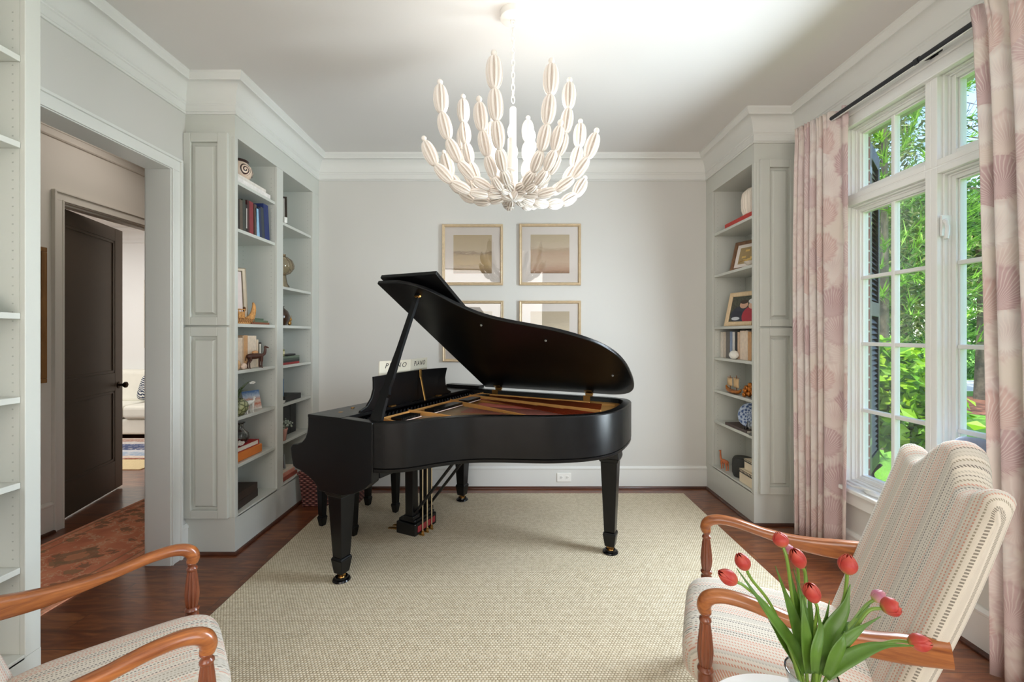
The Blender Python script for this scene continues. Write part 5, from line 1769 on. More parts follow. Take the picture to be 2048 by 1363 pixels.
for y in (2.79, 2.82, 2.85): m.tube([(-1.783, y, z + .035), (-1.783, y, z + .095)], .0025, 6)
m.box((-1.818, 2.783, z + .093), (-1.782, 2.857, z + .098))
obj('cabin', m, REED, bt)
m = MB().tube([(-1.80, 2.875, z + .03), (-1.80, 2.875, z + .115)], .003, 6).ball((-1.80, 2.875, z + .10), (.012, .006, .016), 8, 6)
obj('boatman', m, cm('dark_straw', (112, 72, 42)), bt, smooth=True)
book_flat('brown book under the others at the far end of the reed boat shelf', (-1.86, 3.04, 0), .15, .21, .014, (132, 78, 54), z, spine='+x', group='small books beside the boat')
book_flat('moss green book lying on the brown one beside the reed boat', (-1.865, 3.045, 0), .14, .20, .014, (96, 112, 88), z + .015, spine='+x', group='small books beside the boat')
book_flat('dark green book topmost beside the reed boat', (-1.87, 3.02, 0), .13, .17, .013, (84, 104, 84), z + .030, spine='+x', group='small books beside the boat')
z = 1.170
G = 'cream books on the camel shelf'
for a, b, h, c, l in [(471.2, 474.5, .20, (150, 118, 92), 'thin tan book nearest the stile'), (474.8, 484.8, .212, (226, 202, 178), 'wide pale cream book'), (485.2, 487.4, .226, (206, 176, 146), 'very thin beige book'), (487.6, 495.2, .228, (208, 158, 110), 'golden tan book'),
                      (495.5, 512.6, .226, (232, 212, 190), 'widest ivory book'), (513.0, 516.8, .198, (228, 206, 180), 'slim ivory book beside the black one'), (517.4, 522.8, .176, (40, 34, 30), 'black book with a white label')]:
    book_up(l + ', shelf with the dark camel', 1, -1.83, LY(a, -1.83) + .0006, LY(b, -1.83), z, h, .15, c, G)
obj('label', MB().box((-1.8294, LY(518.6, -1.83), z + .012), (-1.8288, LY(521.6, -1.83), z + .166)), PAGE, [o_ for o_ in bpy.data.objects if o_.get('label', '').startswith('black book with a white label')][0])
def quadruped(name, label, cat, c, L, H, yaw, matl, neck=.35, headup=1.0, hump=False, legw=.09, saddle=None):
    """Small four-legged figurine: body, neck, head and four jointed legs as one surface of tubes."""
    r = thing(name, c, label, cat)
    R = Matrix.Rotation(yaw, 4, 'Z')
    T4 = Matrix.Translation(c) @ R
    m = MB()
    bz = H * .62
    q = MB()
    body = [(-L * .46, 0, bz + H * .02), (-L * .36, 0, bz), (-L * .12, 0, bz - H * .01), (L * .12, 0, bz), (L * .32, 0, bz + H * .02), (L * .42, 0, bz + H * .05)]
    q.tube(catmull(body, 4), [H * (.05 + .10 * math.sin(PI * min(1, (i + 2) / 22))) for i in range(21)], 12)
    if hump: q.ball((-.02 * L, 0, bz + H * .13), (L * .16, H * .10, H * .14), 12, 8)
    nk = [(L * .34, 0, bz + H * .02), (L * .50, 0, bz + H * .10 * headup), (L * .56, 0, bz + neck * H * .7 * headup), (L * .55, 0, bz + neck * H * headup)]
    q.tube(catmull(nk, 4), [H * (.085 - .035 * i / 12) for i in range(13)], 10)
    hx, hz = L * .55, bz + neck * H * headup
    q.tube([(hx - L * .05, 0, hz + H * .02), (hx + L * .03, 0, hz + H * .035), (hx + L * .14, 0, hz + H * .01), (hx + L * .20, 0, hz - H * .02)], [H * .04, H * .058, H * .045, H * .028], 10)
    for s in (-1, 1): q.tube([(hx - L * .01, s * H * .035, hz + H * .06), (hx - L * .03, s * H * .06, hz + H * .12)], [H * .018, H * .006], 6)
    q.tube([(-L * .45, 0, bz + H * .03), (-L * .54, 0, bz - H * .06), (-L * .55, 0, bz - H * .22)], [H * .02, H * .014, H * .02], 6)
    m.merge(q, T4)
    obj('body', m, matl, r, smooth=60)
    for sx, front in ((L * .30, True), (-L * .34, False)):
        for s in (-1, 1):
            y = s * H * .075
            if front: P = [(sx, y, bz - H * .02), (sx + L * .01, y, H * .34), (sx, y, H * .30), (sx + L * .005, y, H * .05), (sx + L * .03, y, .0)]
            else: P = [(sx, y, bz), (sx + L * .05, y, H * .42), (sx - L * .05, y, H * .27), (sx - L * .03, y, H * .05), (sx, y, .0)]
            q = MB().tube(P, [H * .075, H * .05, H * .036, H * .028, H * .035], 8)
            obj('leg', MB().merge(q, T4), matl, r, smooth=60)
    if saddle is not None:
        q = MB().ball((-.02 * L, 0, bz + H * .19), (L * .17, H * .11, H * .10), 12, 8)
        obj('saddle', MB().merge(q, T4), saddle, r, smooth=60)
    return r
quadruped('camel_figurine', 'dark brown camel figurine with a pale saddle in front of the cream books', 'figurine', (-1.797, 2.995, z), .135, .135, math.radians(68), cm('dark_carved_wood', (74, 40, 26), .45), neck=.42, hump=True, saddle=cm('pale_saddle', (206, 156, 108)))
tag(obj('carved_stone', MB().ball((-1.80, 2.80, z + .034), (.018, .026, .034), 10, 7), cm('tan_stone', (196, 156, 112), .7, vary=.25, scale=50), smooth=True), 'small tan carved stone at the near end of the camel shelf', 'ornament')
tag(obj('sea_shell', MB().ball((-1.797, 2.862, z + .022), (.018, .028, .022), 12, 8), cm('pink_shell', (220, 192, 172), .5, vary=.2, scale=70), smooth=True), 'pale sea shell between the tan stone and the camel', 'shell')
z = .866
def celadon():
    t = NT('carved_celadon')
    v = t.coords('Object')
    vo = t.n('ShaderNodeTexVoronoi', feature='DISTANCE_TO_EDGE', Scale=34.0); t.l(v, vo.inputs['Vector'])
    c = t.ramp(vo.outputs['Distance'], [(.02, srgb((60, 62, 40))), (.10, srgb((128, 130, 88))), (.3, srgb((160, 160, 120)))])
    return t.done(t.bsdf(c, .25, bump=vo.outputs['Distance'], bump_d=.006))
pt = thing('planter', (-1.83, 2.836, z), 'olive green carved round planter with leaves and a white blossom', 'planter')
obj('pot', MB().lathe([(.03, .001), (.045, .004), (.068, .035), (.074, .058), (.066, .085), (.045, .104), (.040, .110), (.036, .104), (.03, .09)], 36, (-1.83, 2.836, z)), celadon(), pt, smooth=True)
m = MB()
random.seed(5)
for k in range(9):
    a, l = random.uniform(0, 6.28), random.uniform(.10, .17)
    pts = [(-1.83, 2.836, z + .09), (-1.83 + .03 * math.cos(a), 2.836 + .03 * math.sin(a), z + .09 + l * .6), (-1.83 + .075 * math.cos(a), 2.836 + .075 * math.sin(a), z + .09 + l * (1 if k % 2 else .7))]
    m.tube(catmull(pts, 4), [(.0015, .007), (.0018, .009), (.0018, .010), (.0016, .010), (.0015, .009), (.0014, .008), (.0012, .006), (.001, .004), (.0008, .001)], 6)
obj('leaves', m, cm('dark_leaf', (76, 92, 52), .5, vary=.3), pt, smooth=True)
m = MB().tube(catmull([(-1.83, 2.836, z + .10), (-1.81, 2.87, z + .19), (-1.80, 2.935, z + .215), (-1.80, 2.965, z + .205)], 5), .0018, 6)
obj('flower_stem', m, cm('dark_leaf', (76, 92, 52), .5, vary=.3), pt, smooth=True)
m = MB()
for k in range(5):
    a = 2 * PI * k / 5
    m.ball((-1.798, 2.958 + .018 * math.cos(a), z + .205 + .006 * math.sin(a)), (.010, .014, .005), 8, 6)
obj('blossom', m, cm('white_blossom', (240, 238, 232), .5), pt, smooth=True)
quadruped('dog_figurine', 'small white animal figurine between the green planter and the postcard', 'figurine', (-1.80, 2.93, z), .075, .115, math.radians(80), cm('white_ceramic', (230, 228, 222), .3), neck=.22)
def card_mat():
    t = NT('landscape_card')
    v = t.coords('Generated')
    s = t.n('ShaderNodeSeparateXYZ'); t.l(v, s.inputs[0])
    f = t.math('ADD', s.outputs[2], t.math('MULTIPLY', t.math('SUBTRACT', t.noise(v, 9, 4), .5), .35))
    return t.done(t.bsdf(t.ramp(f, [(.05, srgb((226, 216, 206))), (.30, srgb((206, 120, 92))), (.42, srgb((226, 206, 190))), (.55, srgb((206, 150, 130))), (.68, srgb((186, 196, 210))), (.95, srgb((76, 112, 160)))]), .4))
tag(obj('postcard', MB().hexa([(-1.875, 3.00, z + .001), (-1.872, 3.00, z + .001), (-1.827, 3.125, z + .001), (-1.83, 3.125, z + .001), (-1.90, 3.00, z + .135), (-1.897, 3.00, z + .135), (-1.852, 3.125, z + .135), (-1.855, 3.125, z + .135)]), card_mat()), 'colourful blue and orange landscape card propped beside the white animal', 'card')
z = .560
tag(obj('keepsake_box', MB().box((-1.99, 2.765, z + .001), (-1.80, 3.085, z + .062)), cm('orange_leather', (214, 120, 50), .5), bev=.008), 'orange box under the red book on the lower left shelf', 'box')
book_flat('red book with cream pages lying on the orange box', (-1.895, 2.915, 0), .175, .28, .034, (166, 36, 38), z + .063, spine='+y')
vc = (-1.87, 2.945, z + .098)
lathe_thing('bud_vase', 'round clear glass bud vase with a flared lip on the red book', 'vase', vc, [(.025, .001), (.04, .004), (.054, .035), (.050, .065), (.022, .092), (.017, .11), (.018, .128), (.030, .140), (.028, .141), (.015, .127), (.014, .11), (.018, .094), (.046, .064), (.049, .035), (.036, .008), (.0, .006)], clear_glass('smoky_glass', (.78, .78, .77), .16))
m = MB()
random.seed(9)
for k in range(14):
    m.ball((-1.815 + random.uniform(-.010, .010), 2.86 + random.uniform(-.03, .04), z + .112 + random.uniform(-.006, .018)), (random.uniform(.006, .011),) * 3, 7, 5)
tag(obj('coral_piece', m, cm('white_coral', (222, 214, 204), .8, bump=.004, scale=90), smooth=True), 'knobbly white coral piece on the red book in front of the bud vase', 'ornament')
z = .247
LEA = (52, 40, 34)
book_flat('dark leather bound old book, lower of the two on the bottom shelf', (-1.92, 2.925, 0), .215, .27, .052, LEA, z, rz=.08, spine='+x', group='old leather books on the bottom shelf', pages=cm('old_pages', (92, 70, 52)))
book_flat('dark leather bound old book, upper of the two on the bottom shelf', (-1.915, 2.92, 0), .205, .26, .050, (58, 44, 36), z + .053, rz=.05, spine='+x', group='old leather books on the bottom shelf', pages=cm('old_pages', (92, 70, 52)))

# ---- left bookcase, second bay
z = 2.28
standing_frame('photo_frame', 'dark framed picture seen edge on, top shelf of the far left bay', 3.345, -1.93, 3.425, -1.80, z, .24, .20, .014, cm('dark_frame', (60, 48, 40), .4), flat_print(cm('grey_print', (190, 186, 178))), s=1)
lathe_thing('small_candle', 'small white candle cup beside the dark edge-on frame', 'candle', (-1.785, 3.362, z), [(.014, .001), (.017, .006), (.017, .045), (.012, .047), (.004, .047)], cm('white_ceramic', (230, 228, 222), .3))
z = 1.78
tag(obj('relief_panel', MB().hexa([(-1.93, 3.32, z + .001), (-1.915, 3.32, z + .001), (-1.875, 3.52, z + .001), (-1.89, 3.52, z + .001), (-1.97, 3.32, z + .30), (-1.955, 3.32, z + .30), (-1.915, 3.52, z + .30), (-1.93, 3.52, z + .30)]), cm('white_plaster', (232, 230, 224), .7, bump=.003, scale=40), bev=.002), 'white ribbed panel standing behind the amber glass globe', 'panel')
gl = thing('glass_globe_vase', (-1.815, 3.395, z), 'smoky amber ribbed glass globe on a stem, far left bay', 'vase')
AMB = clear_glass('amber_glass', (.84, .74, .60), .2)
obj('globe', MB().lathe([(.02, .095), (.05, .11), (.078, .15), (.080, .175), (.066, .215), (.03, .24), (.018, .245), (.018, .262), (.014, .262), (.014, .244)], 48, (-1.815, 3.395, z), flutes=12, fdepth=.06), AMB, gl, smooth=True)
obj('foot', MB().lathe([(.045, .001), (.045, .006), (.03, .03), (.022, .07), (.02, .096)], 24, (-1.815, 3.395, z)), AMB, gl, smooth=True)
z = 1.476
lathe_thing('round_vase', 'dark brown round vase with a short neck, middle shelf of the far left bay', 'vase', (-1.825, 3.37, z), [(.03, .001), (.045, .004), (.066, .05), (.068, .075), (.055, .11), (.028, .135), (.024, .142), (.030, .150), (.026, .151), (.018, .14)], cm('brown_glaze', (52, 34, 22), .15))
m = MB().ball((-1.80, 3.46, z + .02), (.014, .02, .02), 10, 7).ball((-1.80, 3.475, z + .05), (.011, .012, .014), 10, 7).tube([(-1.80, 3.465, z + .03), (-1.80, 3.472, z + .052)], .009, 8).tube([(-1.80, 3.477, z + .06), (-1.80, 3.485, z + .085)], [.005, .001], 6)
tag(obj('brass_figurine', m, BRASS, smooth=True), 'tiny polished brass animal beside the dark brown round vase', 'figurine')
z = 1.163
for k, (c, t_, w, l) in enumerate([((150, 44, 46), .016, .30, 'red book at the bottom of the far bay stack'), ((44, 44, 42), .015, .30, 'black book second from the bottom in the far bay stack'), ((70, 82, 72), .015, .295, 'dark green book third up in the far bay stack'), ((104, 118, 100), .016, .29, 'sage green book topmost in the far bay stack')]):
    book_flat(l, (-1.885, 3.46 + .002 * k, 0), .18, w, t_, c, z + sum(q for q in (.016, .015, .015, .016)[:k]) + .001 * k, spine='+x', group='stacked books in the far left bay')
tag(obj('reading_case', MB().box((-1.87, 3.42, z + .068), (-1.82, 3.60, z + .082)), cm('black_case', (34, 32, 32), .4), bev=.005), 'slim black case lying on the sage green book', 'case')
jr = thing('candle_jar', (-1.82, 3.365, z + .068), 'small olive and yellow candle jar on the stack of books', 'jar')
obj('glass', MB().lathe([(.018, .0), (.026, .002), (.028, .05), (.026, .056), (.0, .056)], 20, (-1.82, 3.365, z + .068)), cm('olive_glass', (120, 122, 62), .2), jr, smooth=True)
obj('paper_label', MB().lathe([(.0285, .018), (.0290, .019), (.0290, .040), (.0285, .041)], 20, (-1.82, 3.365, z + .068)), cm('cream_label', (222, 214, 170)), jr, smooth=True)
z = .862
book_up('blue book standing with its cover to the room, far left bay', 1, -1.835, 3.345, 3.44, z, .185, .025, (66, 104, 140), None)
tag(obj('game_box', MB().box((-1.99, 3.40, z + .001), (-1.805, 3.66, z + .045)), cm('black_linen', (38, 38, 38), .6), bev=.003), 'flat black box lying in front of the blue book', 'box')
lathe_thing('trinket_dish', 'tiny white dish in front of the flat black box', 'dish', (-1.795, 3.335, z), [(.012, .001), (.022, .012), (.026, .026), (.022, .025), (.010, .008)], cm('white_ceramic', (230, 228, 222), .3))
z = .570
for a, b, l in ((3.42, 3.60, 'wide black binder box'), (3.606, 3.70, 'narrower black binder box at the far end')):
    book_up(l + ' under the blue book shelf', 1, -1.87, a, b, z, .272, .17, (36, 38, 40), 'black binders in the far left bay')
pp_ = thing('potted_succulent', (-1.80, 3.355, z), 'pink clay pot with a silvery plant in front of the black binders', 'plant')
obj('pot', MB().lathe([(.022, .001), (.024, .003), (.036, .085), (.038, .086), (.038, .096), (.033, .096), (.03, .08)], 24, (-1.80, 3.355, z)), cm('pink_clay', (190, 140, 128), .7), pp_, smooth=True)
m = MB()
random.seed(21)
for k in range(46):
    a, e, l = random.uniform(0, 6.28), random.uniform(.2, 1.3), random.uniform(.03, .085)
    d_ = Vector((math.cos(a) * math.cos(e), math.sin(a) * math.cos(e), math.sin(e)))
    m.ball(Vector((-1.80, 3.355, z + .09)) + d_ * l, (.009, .009, .007), 6, 4)
obj('leaves', m, leafy('silver_leaf', [(132, 144, 132), (170, 180, 166), (104, 116, 100)], .1), pp_, smooth=True)
z = .247
book_flat('red brown book on the bottom shelf of the far bay, lowest', (-1.875, 3.44, 0), .17, .25, .028, (150, 70, 54), z, spine='+x', group='bottom shelf books of the far bay')
book_flat('salmon book on the bottom shelf of the far bay, in the middle', (-1.88, 3.43, 0), .16, .23, .026, (206, 140, 120), z + .029, spine='+x', group='bottom shelf books of the far bay')
book_flat('cream book on the bottom shelf of the far bay, topmost', (-1.885, 3.43, 0), .15, .22, .026, (226, 214, 198), z + .056, spine='+x', group='bottom shelf books of the far bay')
standing_frame('photo_frame', 'clear acrylic photo block standing on the cream book behind the keyboard', 3.335, -1.86, 3.42, -1.82, z + .083, .115, .12, .006, cm('pale_acrylic', (190, 196, 198), .2), flat_print(cm('violet_print', (104, 84, 96))), s=1)

# ---- nearest bookcase, left edge
z = 1.4855
tag(obj('small_box', MB().box((-1.88, 1.40, z + .001), (-1.79, 1.492, z + .030)), cm('grey_box', (150, 156, 154), .5), bev=.003), 'small grey box on the nearest bookcase at the left edge', 'box')
lathe_thing('votive_candle', 'tiny yellow candle standing on the small grey box', 'candle', (-1.83, 1.462, z + .031), [(.016, .0), (.018, .003), (.018, .030), (.012, .032), (.003, .032)], cm('yellow_wax', (206, 196, 140), .5))

# ---- right bookcase
def RYp(x, X=1.80): return X * FPX / (x - VX)
z = 2.295
book_flat('red book with an orange end lying under the ribbed lamp shade, right bookcase', (1.90, 3.40, 0), .19, .42, .034, (186, 52, 46), z, spine='-x', group=None)
lathe_thing('ribbed_vase', 'rounded cream ribbed vase on the red book, top of the right bookcase', 'vase', (1.915, 3.31, z + .036), [(.085, .0), (.105, .006), (.118, .05), (.120, .12), (.112, .175), (.08, .205), (.05, .212), (.046, .20)], cm('cream_ribbed', (232, 220, 206), .6), seg=96, flutes=32, fdepth=.05)
z = 1.928
def flowers_art(r, P):
    m = MB().hexa([P(0, 0, .005), P(1, 0, .005), P(1, 1, .005), P(0, 1, .005), P(0, 0, .0056), P(1, 0, .0056), P(1, 1, .0056), P(0, 1, .0056)])
    pr = obj('print', m, cm('sepia_print', (170, 144, 100)), r)
    random.seed(4)
    m = MB()
    for k in range(9):
        u, v = random.uniform(.15, .85), random.uniform(.12, .85)
        w = .16
        m.hexa([P(u - w / 2, v - .06, .0056), P(u + w / 2, v - .06, .0056), P(u + w / 2, v + .06, .0056), P(u - w / 2, v + .06, .0056), P(u - w / 3, v - .04, .0064), P(u + w / 3, v - .04, .0064), P(u + w / 3, v + .04, .0064), P(u - w / 3, v + .04, .0064)])
    obj('painted_fruit', m, cm('ochre_fruit', (222, 186, 112), .6), pr)
WALN = wood('walnut_frame', (92, 60, 36), (140, 98, 62), 2.0, 'Z', .4, .2)
standing_frame('photo_frame', 'brown wooden frame with a pale mat and a fruit print, right bookcase', 3.62, 1.855, 3.30, 2.0, z, .265, .30, .030, WALN, flowers_art, matw=.030, s=-1)
dv = thing('bird_dish', (1.815, 3.24, z), 'pale shell shaped dish in front of the brown frame, right bookcase', 'dish')
obj('dish', MB().lathe([(.012, .001), (.030, .010), (.048, .032), (.044, .033), (.024, .012)], 24, (1.815, 3.24, z), flutes=8, fdepth=.12), cm('mother_of_pearl', (216, 206, 194), .3), dv, smooth=True)
obj('handle', MB().tube(catmull([(1.815, 3.285, z + .03), (1.81, 3.33, z + .052), (1.80, 3.38, z + .048)], 5), .003, 6), BRASS, dv, smooth=True)
z = 1.472
def family_art(r, P):
    m = MB().hexa([P(0, 0, .005), P(1, 0, .005), P(1, 1, .005), P(0, 1, .005), P(0, 0, .0056), P(1, 0, .0056), P(1, 1, .0056), P(0, 1, .0056)])
    pr = obj('print', m, cm('dark_foliage_print', (64, 66, 52), .4, vary=.5, scale=60), r)
    def blob(u, v, a, b, col, nm, w):
        q = MB()
        n = 16
        vs_ = [P(u + a * math.cos(2 * PI * k / n), v + b * math.sin(2 * PI * k / n), .0056) for k in range(n)] + [P(u + a * .97 * math.cos(2 * PI * k / n), v + b * .97 * math.sin(2 * PI * k / n), w) for k in range(n)]
        q.add(vs_, [tuple(range(n, 2 * n))] + [(k, (k + 1) % n, n + (k + 1) % n, n + k) for k in range(n)])
        obj(nm, q, cm(nm + '_print', col, .45), pr)
    blob(.33, .26, .30, .34, (40, 44, 58), 'dark_coat', .0060)
    blob(.68, .22, .27, .36, (170, 40, 56), 'red_coat', .0061)
    blob(.42, .66, .135, .155, (206, 160, 136), 'face', .0063)
    blob(.70, .62, .125, .15, (218, 176, 152), 'face', .0063)
    blob(.42, .77, .14, .08, (60, 42, 34), 'hair', .0065)
    blob(.72, .78, .17, .11, (214, 214, 214), 'pale_hat', .0065)
    blob(.22, .12, .14, .07, (196, 200, 206), 'pale_glove', .0065)
BIRCH = wood('pale_birch_frame', (206, 176, 136), (226, 202, 164), 1.5, 'Z', .45, .1)
fr_ = standing_frame('photo_frame', 'pale birch frame holding a photo of two people in dark and red coats', 3.60, 1.80, 3.235, 1.905, z, .285, .24, .036, BIRCH, family_art, s=-1)
standing_frame('photo_frame', 'small gilt frame mostly hidden behind the bookcase stile beside the birch frame', 3.255, 1.835, 3.18, 1.87, z, .135, .2, .012, cm('gilt_wood', (176, 132, 78), .4), flat_print(cm('brown_print', (84, 58, 44))), s=-1)
z = 1.202
G = 'books beside the white shell vase'
for a, b, h, c, l in [(1441.0, 1446.4, .222, (222, 212, 200), 'first off-white book from the far end'), (1446.8, 1451.6, .224, (206, 192, 176), 'second beige book from the far end'), (1452.0, 1459.4, .226, (112, 106, 102), 'grey book behind the shell vase'), (1459.8, 1464.6, .226, (134, 150, 178), 'blue grey book'),
                      (1465.0, 1469.6, .224, (216, 212, 206), 'slim white book beside the blue grey one'), (1470.0, 1474.4, .226, (36, 36, 40), 'black book'), (1475.0, 1479.6, .222, (214, 184, 156), 'slim peach book'), (1480.2, 1495.4, .232, (230, 210, 190), 'widest cream book'), (1495.8, 1502.6, .222, (200, 152, 104), 'tan book'), (1503.0, 1506.5, .205, (222, 196, 166), 'pale tan book at the near end')]:
    book_up(l + ', right bookcase book row', -1, 1.845, RYp(b, 1.845) + .0006, RYp(a, 1.845), z, h, .15, c, G)
m = MB()
def shellv(u, v):
    a, b = u * 2 * PI, (v - .5) * PI
    r = 1 + .06 * math.cos(7 * a + 5 * b) * math.cos(b)
    return (1.812 + .036 * r * math.cos(b) * math.cos(a), 3.475 + .036 * r * math.cos(b) * math.sin(a), z + .037 + .036 * math.sin(b))
tag(obj('shell_vase', m.grid(48, 20, shellv, closed_u=True), cm('white_ceramic', (230, 228, 222), .3), smooth=60), 'small round white knobbly vase in front of the right bookcase books', 'vase')
z = .916
GOLDA = mat('amber_gold', (176, 104, 34), .22, .55, vary=.35, scale=40)
random.seed(12)
m = MB()
for k in range(46):
    q = random.random()
    x, y = 1.86 + random.uniform(-.05, .05), 3.265 + random.uniform(-.085, .095)
    hgt = .115 * max(.15, 1 - abs(y - 3.24) / .11)
    m.ball((x, y, z + .017 + random.random() * hgt), random.uniform(.013, .020), 10, 7)
tag(obj('gilded_cluster', m, GOLDA, smooth=True), 'heap of shiny gold amber balls like grapes, right bookcase', 'ornament')
sp_ = thing('model_ship', (1.83, 3.52, z), 'small model ship with square parchment sails beside the gold cluster', 'model ship')
m = MB()
m.tube(catmull([(1.83, 3.40, z + .045), (1.83, 3.44, z + .024), (1.83, 3.52, z + .018), (1.83, 3.60, z + .026), (1.83, 3.64, z + .055)], 5), [(.008 + .010 * math.sin(PI * i / 20), .004 + .022 * math.sin(PI * i / 20)) for i in range(21)], 10)
obj('hull', m, GOLDA, sp_, smooth=True)
m = MB().tube([(1.83, 3.47, z + .03), (1.83, 3.47, z + .155)], .003, 6).tube([(1.83, 3.57, z + .03), (1.83, 3.57, z + .145)], .003, 6).tube([(1.83, 3.43, z + .135), (1.83, 3.51, z + .135)], .002, 6).tube([(1.83, 3.53, z + .13), (1.83, 3.61, z + .13)], .002, 6)
obj('mast', m, GOLDA, sp_, smooth=True)
SAILM = cm('parchment_sail', (206, 172, 128), .7)
for yy, z0, z1 in ((3.47, .055, .13), (3.57, .06, .125)):
    def sail(u, v): return (1.83 - .014 * math.sin(PI * u) * math.sin(PI * v) - .004, yy - .04 + .08 * u, z + z0 + (z1 - z0) * v)
    o_ = obj('sail', MB().grid(8, 8, sail), SAILM, sp_, smooth=True)
    sd = o_.modifiers.new('thick', 'SOLIDIFY'); sd.thickness = .001
z = .645
book_flat('flat dark brown book under the blue and white plate', (1.905, 3.44, 0), .20, .33, .020, (78, 62, 58), z, spine='-x')
def blue_white():
    t = NT('blue_white_porcelain')
    v = t.coords('Object')
    s = t.n('ShaderNodeSeparateXYZ'); t.l(v, s.inputs[0])
    r = t.math('SQRT', t.math('ADD', t.math('MULTIPLY', s.outputs[0], s.outputs[0]), t.math('MULTIPLY', s.outputs[1], s.outputs[1])))
    a = t.math('ARCTAN2', s.outputs[1], s.outputs[0])
    p = t.math('SINE', t.math('MULTIPLY', a, 8.0))
    rg = t.math('SINE', t.math('MULTIPLY', r, 210))
    n = t.noise(v, 90, 3)
    f = t.math('ADD', t.math('MULTIPLY', p, t.math('MULTIPLY', rg, .6)), t.math('MULTIPLY', t.math('SUBTRACT', n, .5), 2.2))
    c = t.ramp(t.math('ADD', t.math('MULTIPLY', f, .3), .5), [(.40, srgb((66, 86, 130))), (.56, srgb((176, 188, 208)))])
    return t.done(t.bsdf(c, .15))
plc = Vector((1.875, 3.345, z + .021))
pl_ = thing('display_plate', plc, 'blue and white patterned plate upright on a small black stand', 'plate')
ax = to_frame(Vector((-.85, -.42, .28)))
me_ = MB().lathe([(.0, .004), (.045, .004), (.055, .008), (.092, .018), (.094, .021), (.090, .022), (.054, .012), (.045, .008), (.0, .008)], 48)
po = obj('plate', me_, blue_white(), pl_, smooth=True, local=True)
po.matrix_local = Matrix.Translation((0, 0, .105)) @ ax.to_4x4()
m = MB()
for s in (-1, 1):
    off = ax @ Vector((0, 1, 0)) * (.035 * s)
    b0 = plc + Vector((off.x, off.y, 0))
    m.tube(catmull([b0 + Vector((-.055, -.028, .022)), b0 + Vector((-.05, -.025, .004)), b0 + Vector((.01, .005, .012)), b0 + Vector((.06, .03, .004)), b0 + Vector((.035, .018, .09))], 5), .004, 7)
m.tube([plc + (ax @ Vector((0, .04, 0))) + Vector((-.05, -.025, .012)), plc + (ax @ Vector((0, -.04, 0))) + Vector((-.05, -.025, .012))], .004, 7)
obj('stand', m, cm('black_stand', (26, 24, 24), .35), pl_, smooth=True)
lathe_thing('glass_cloche', 'small clear glass cup by the front of the plate shelf', 'glass', (1.808, 3.215, z), [(.018, .001), (.020, .004), (.005, .010), (.0045, .035), (.020, .050), (.030, .075), (.028, .105), (.026, .105), (.027, .076), (.018, .053), (.0, .045)], clear_glass('clear_cup', (.92, .93, .93), .2))
z = .247
AMBF = cm('orange_glaze', (196, 108, 62), .25, vary=.3)
quadruped('horse_figurine', 'glazed orange long necked animal figurine on the bottom shelf of the right bookcase', 'figurine', (1.825, 3.655, z), .095, .115, math.radians(100), AMBF, neck=.62)
spk = thing('smart_speaker', (1.885, 3.475, z), 'dark grey fabric covered cylinder speaker on the bottom right shelf', 'speaker')
obj('body', MB().lathe([(.05, .001), (.068, .004), (.078, .03), (.080, .09), (.078, .135), (.068, .155)], 40, (1.885, 3.475, z)), cm('charcoal_mesh', (54, 54, 52), .85, bump=.002, scale=200), spk, smooth=True)
obj('top_cap', MB().lathe([(.068, .155), (.064, .158), (.0, .156)], 40, (1.885, 3.475, z)), cm('black_cap', (24, 24, 24), .3), spk, smooth=True)
BONE = cm('bone_inlay', (226, 210, 182), .45, vary=.04)
BLK = cm('black_inlay', (40, 34, 30), .4)
def inlay_box(label, x0, x1, y0, y1, z, h):
    r = thing('inlay_box', ((x0 + x1) / 2, (y0 + y1) / 2, z), label, 'box', 'bone inlay boxes')
    obj('body', MB().box((x0, y0, z + .001), (x1, y1, z + h * .72)), BONE, r, bev=.002)
    obj('lid', MB().box((x0 - .002, y0 - .002, z + h * .73), (x1 + .002, y1 + .002, z + h)), BONE, r, bev=.002)
    m = MB()
    n = 10
    for k in range(n):                                     # zigzag band round the lid
        a, b = y0 + (y1 - y0) * k / n, y0 + (y1 - y0) * (k + 1) / n
        m.hexa([(x0 - .0035, a, z + h * .74), (x0 - .002, a, z + h * .74), (x0 - .002, b, z + h * .74), (x0 - .0035, b, z + h * .74), (x0 - .0035, (a + b) / 2 - .001, z + h * .93), (x0 - .002, (a + b) / 2 - .001, z + h * .93), (x0 - .002, (a + b) / 2 + .001, z + h * .93), (x0 - .0035, (a + b) / 2 + .001, z + h * .93)])
        a, b = x0 + (x1 - x0) * k / n, x0 + (x1 - x0) * (k + 1) / n
        m.hexa([(a, y0 - .0035, z + h * .74), (a, y0 - .002, z + h * .74), (b, y0 - .002, z + h * .74), (b, y0 - .0035, z + h * .74), ((a + b) / 2 - .001, y0 - .0035, z + h * .93), ((a + b) / 2 - .001, y0 - .002, z + h * .93), ((a + b) / 2 + .001, y0 - .002, z + h * .93), ((a + b) / 2 + .001, y0 - .0035, z + h * .93)])
    m.box((x0 - .003, y0 - .003, z + h * .94), (x1 + .003, y1 + .003, z + h * .98))
    obj('zigzag_inlay', m, BLK, r)
inlay_box('larger bone box with a black zigzag lid, under the smaller one', 1.80, 1.96, 3.18, 3.37, z, .105)
inlay_box('smaller bone box with a black zigzag lid, on top of the larger one', 1.82, 1.95, 3.19, 3.335, z + .106, .085)
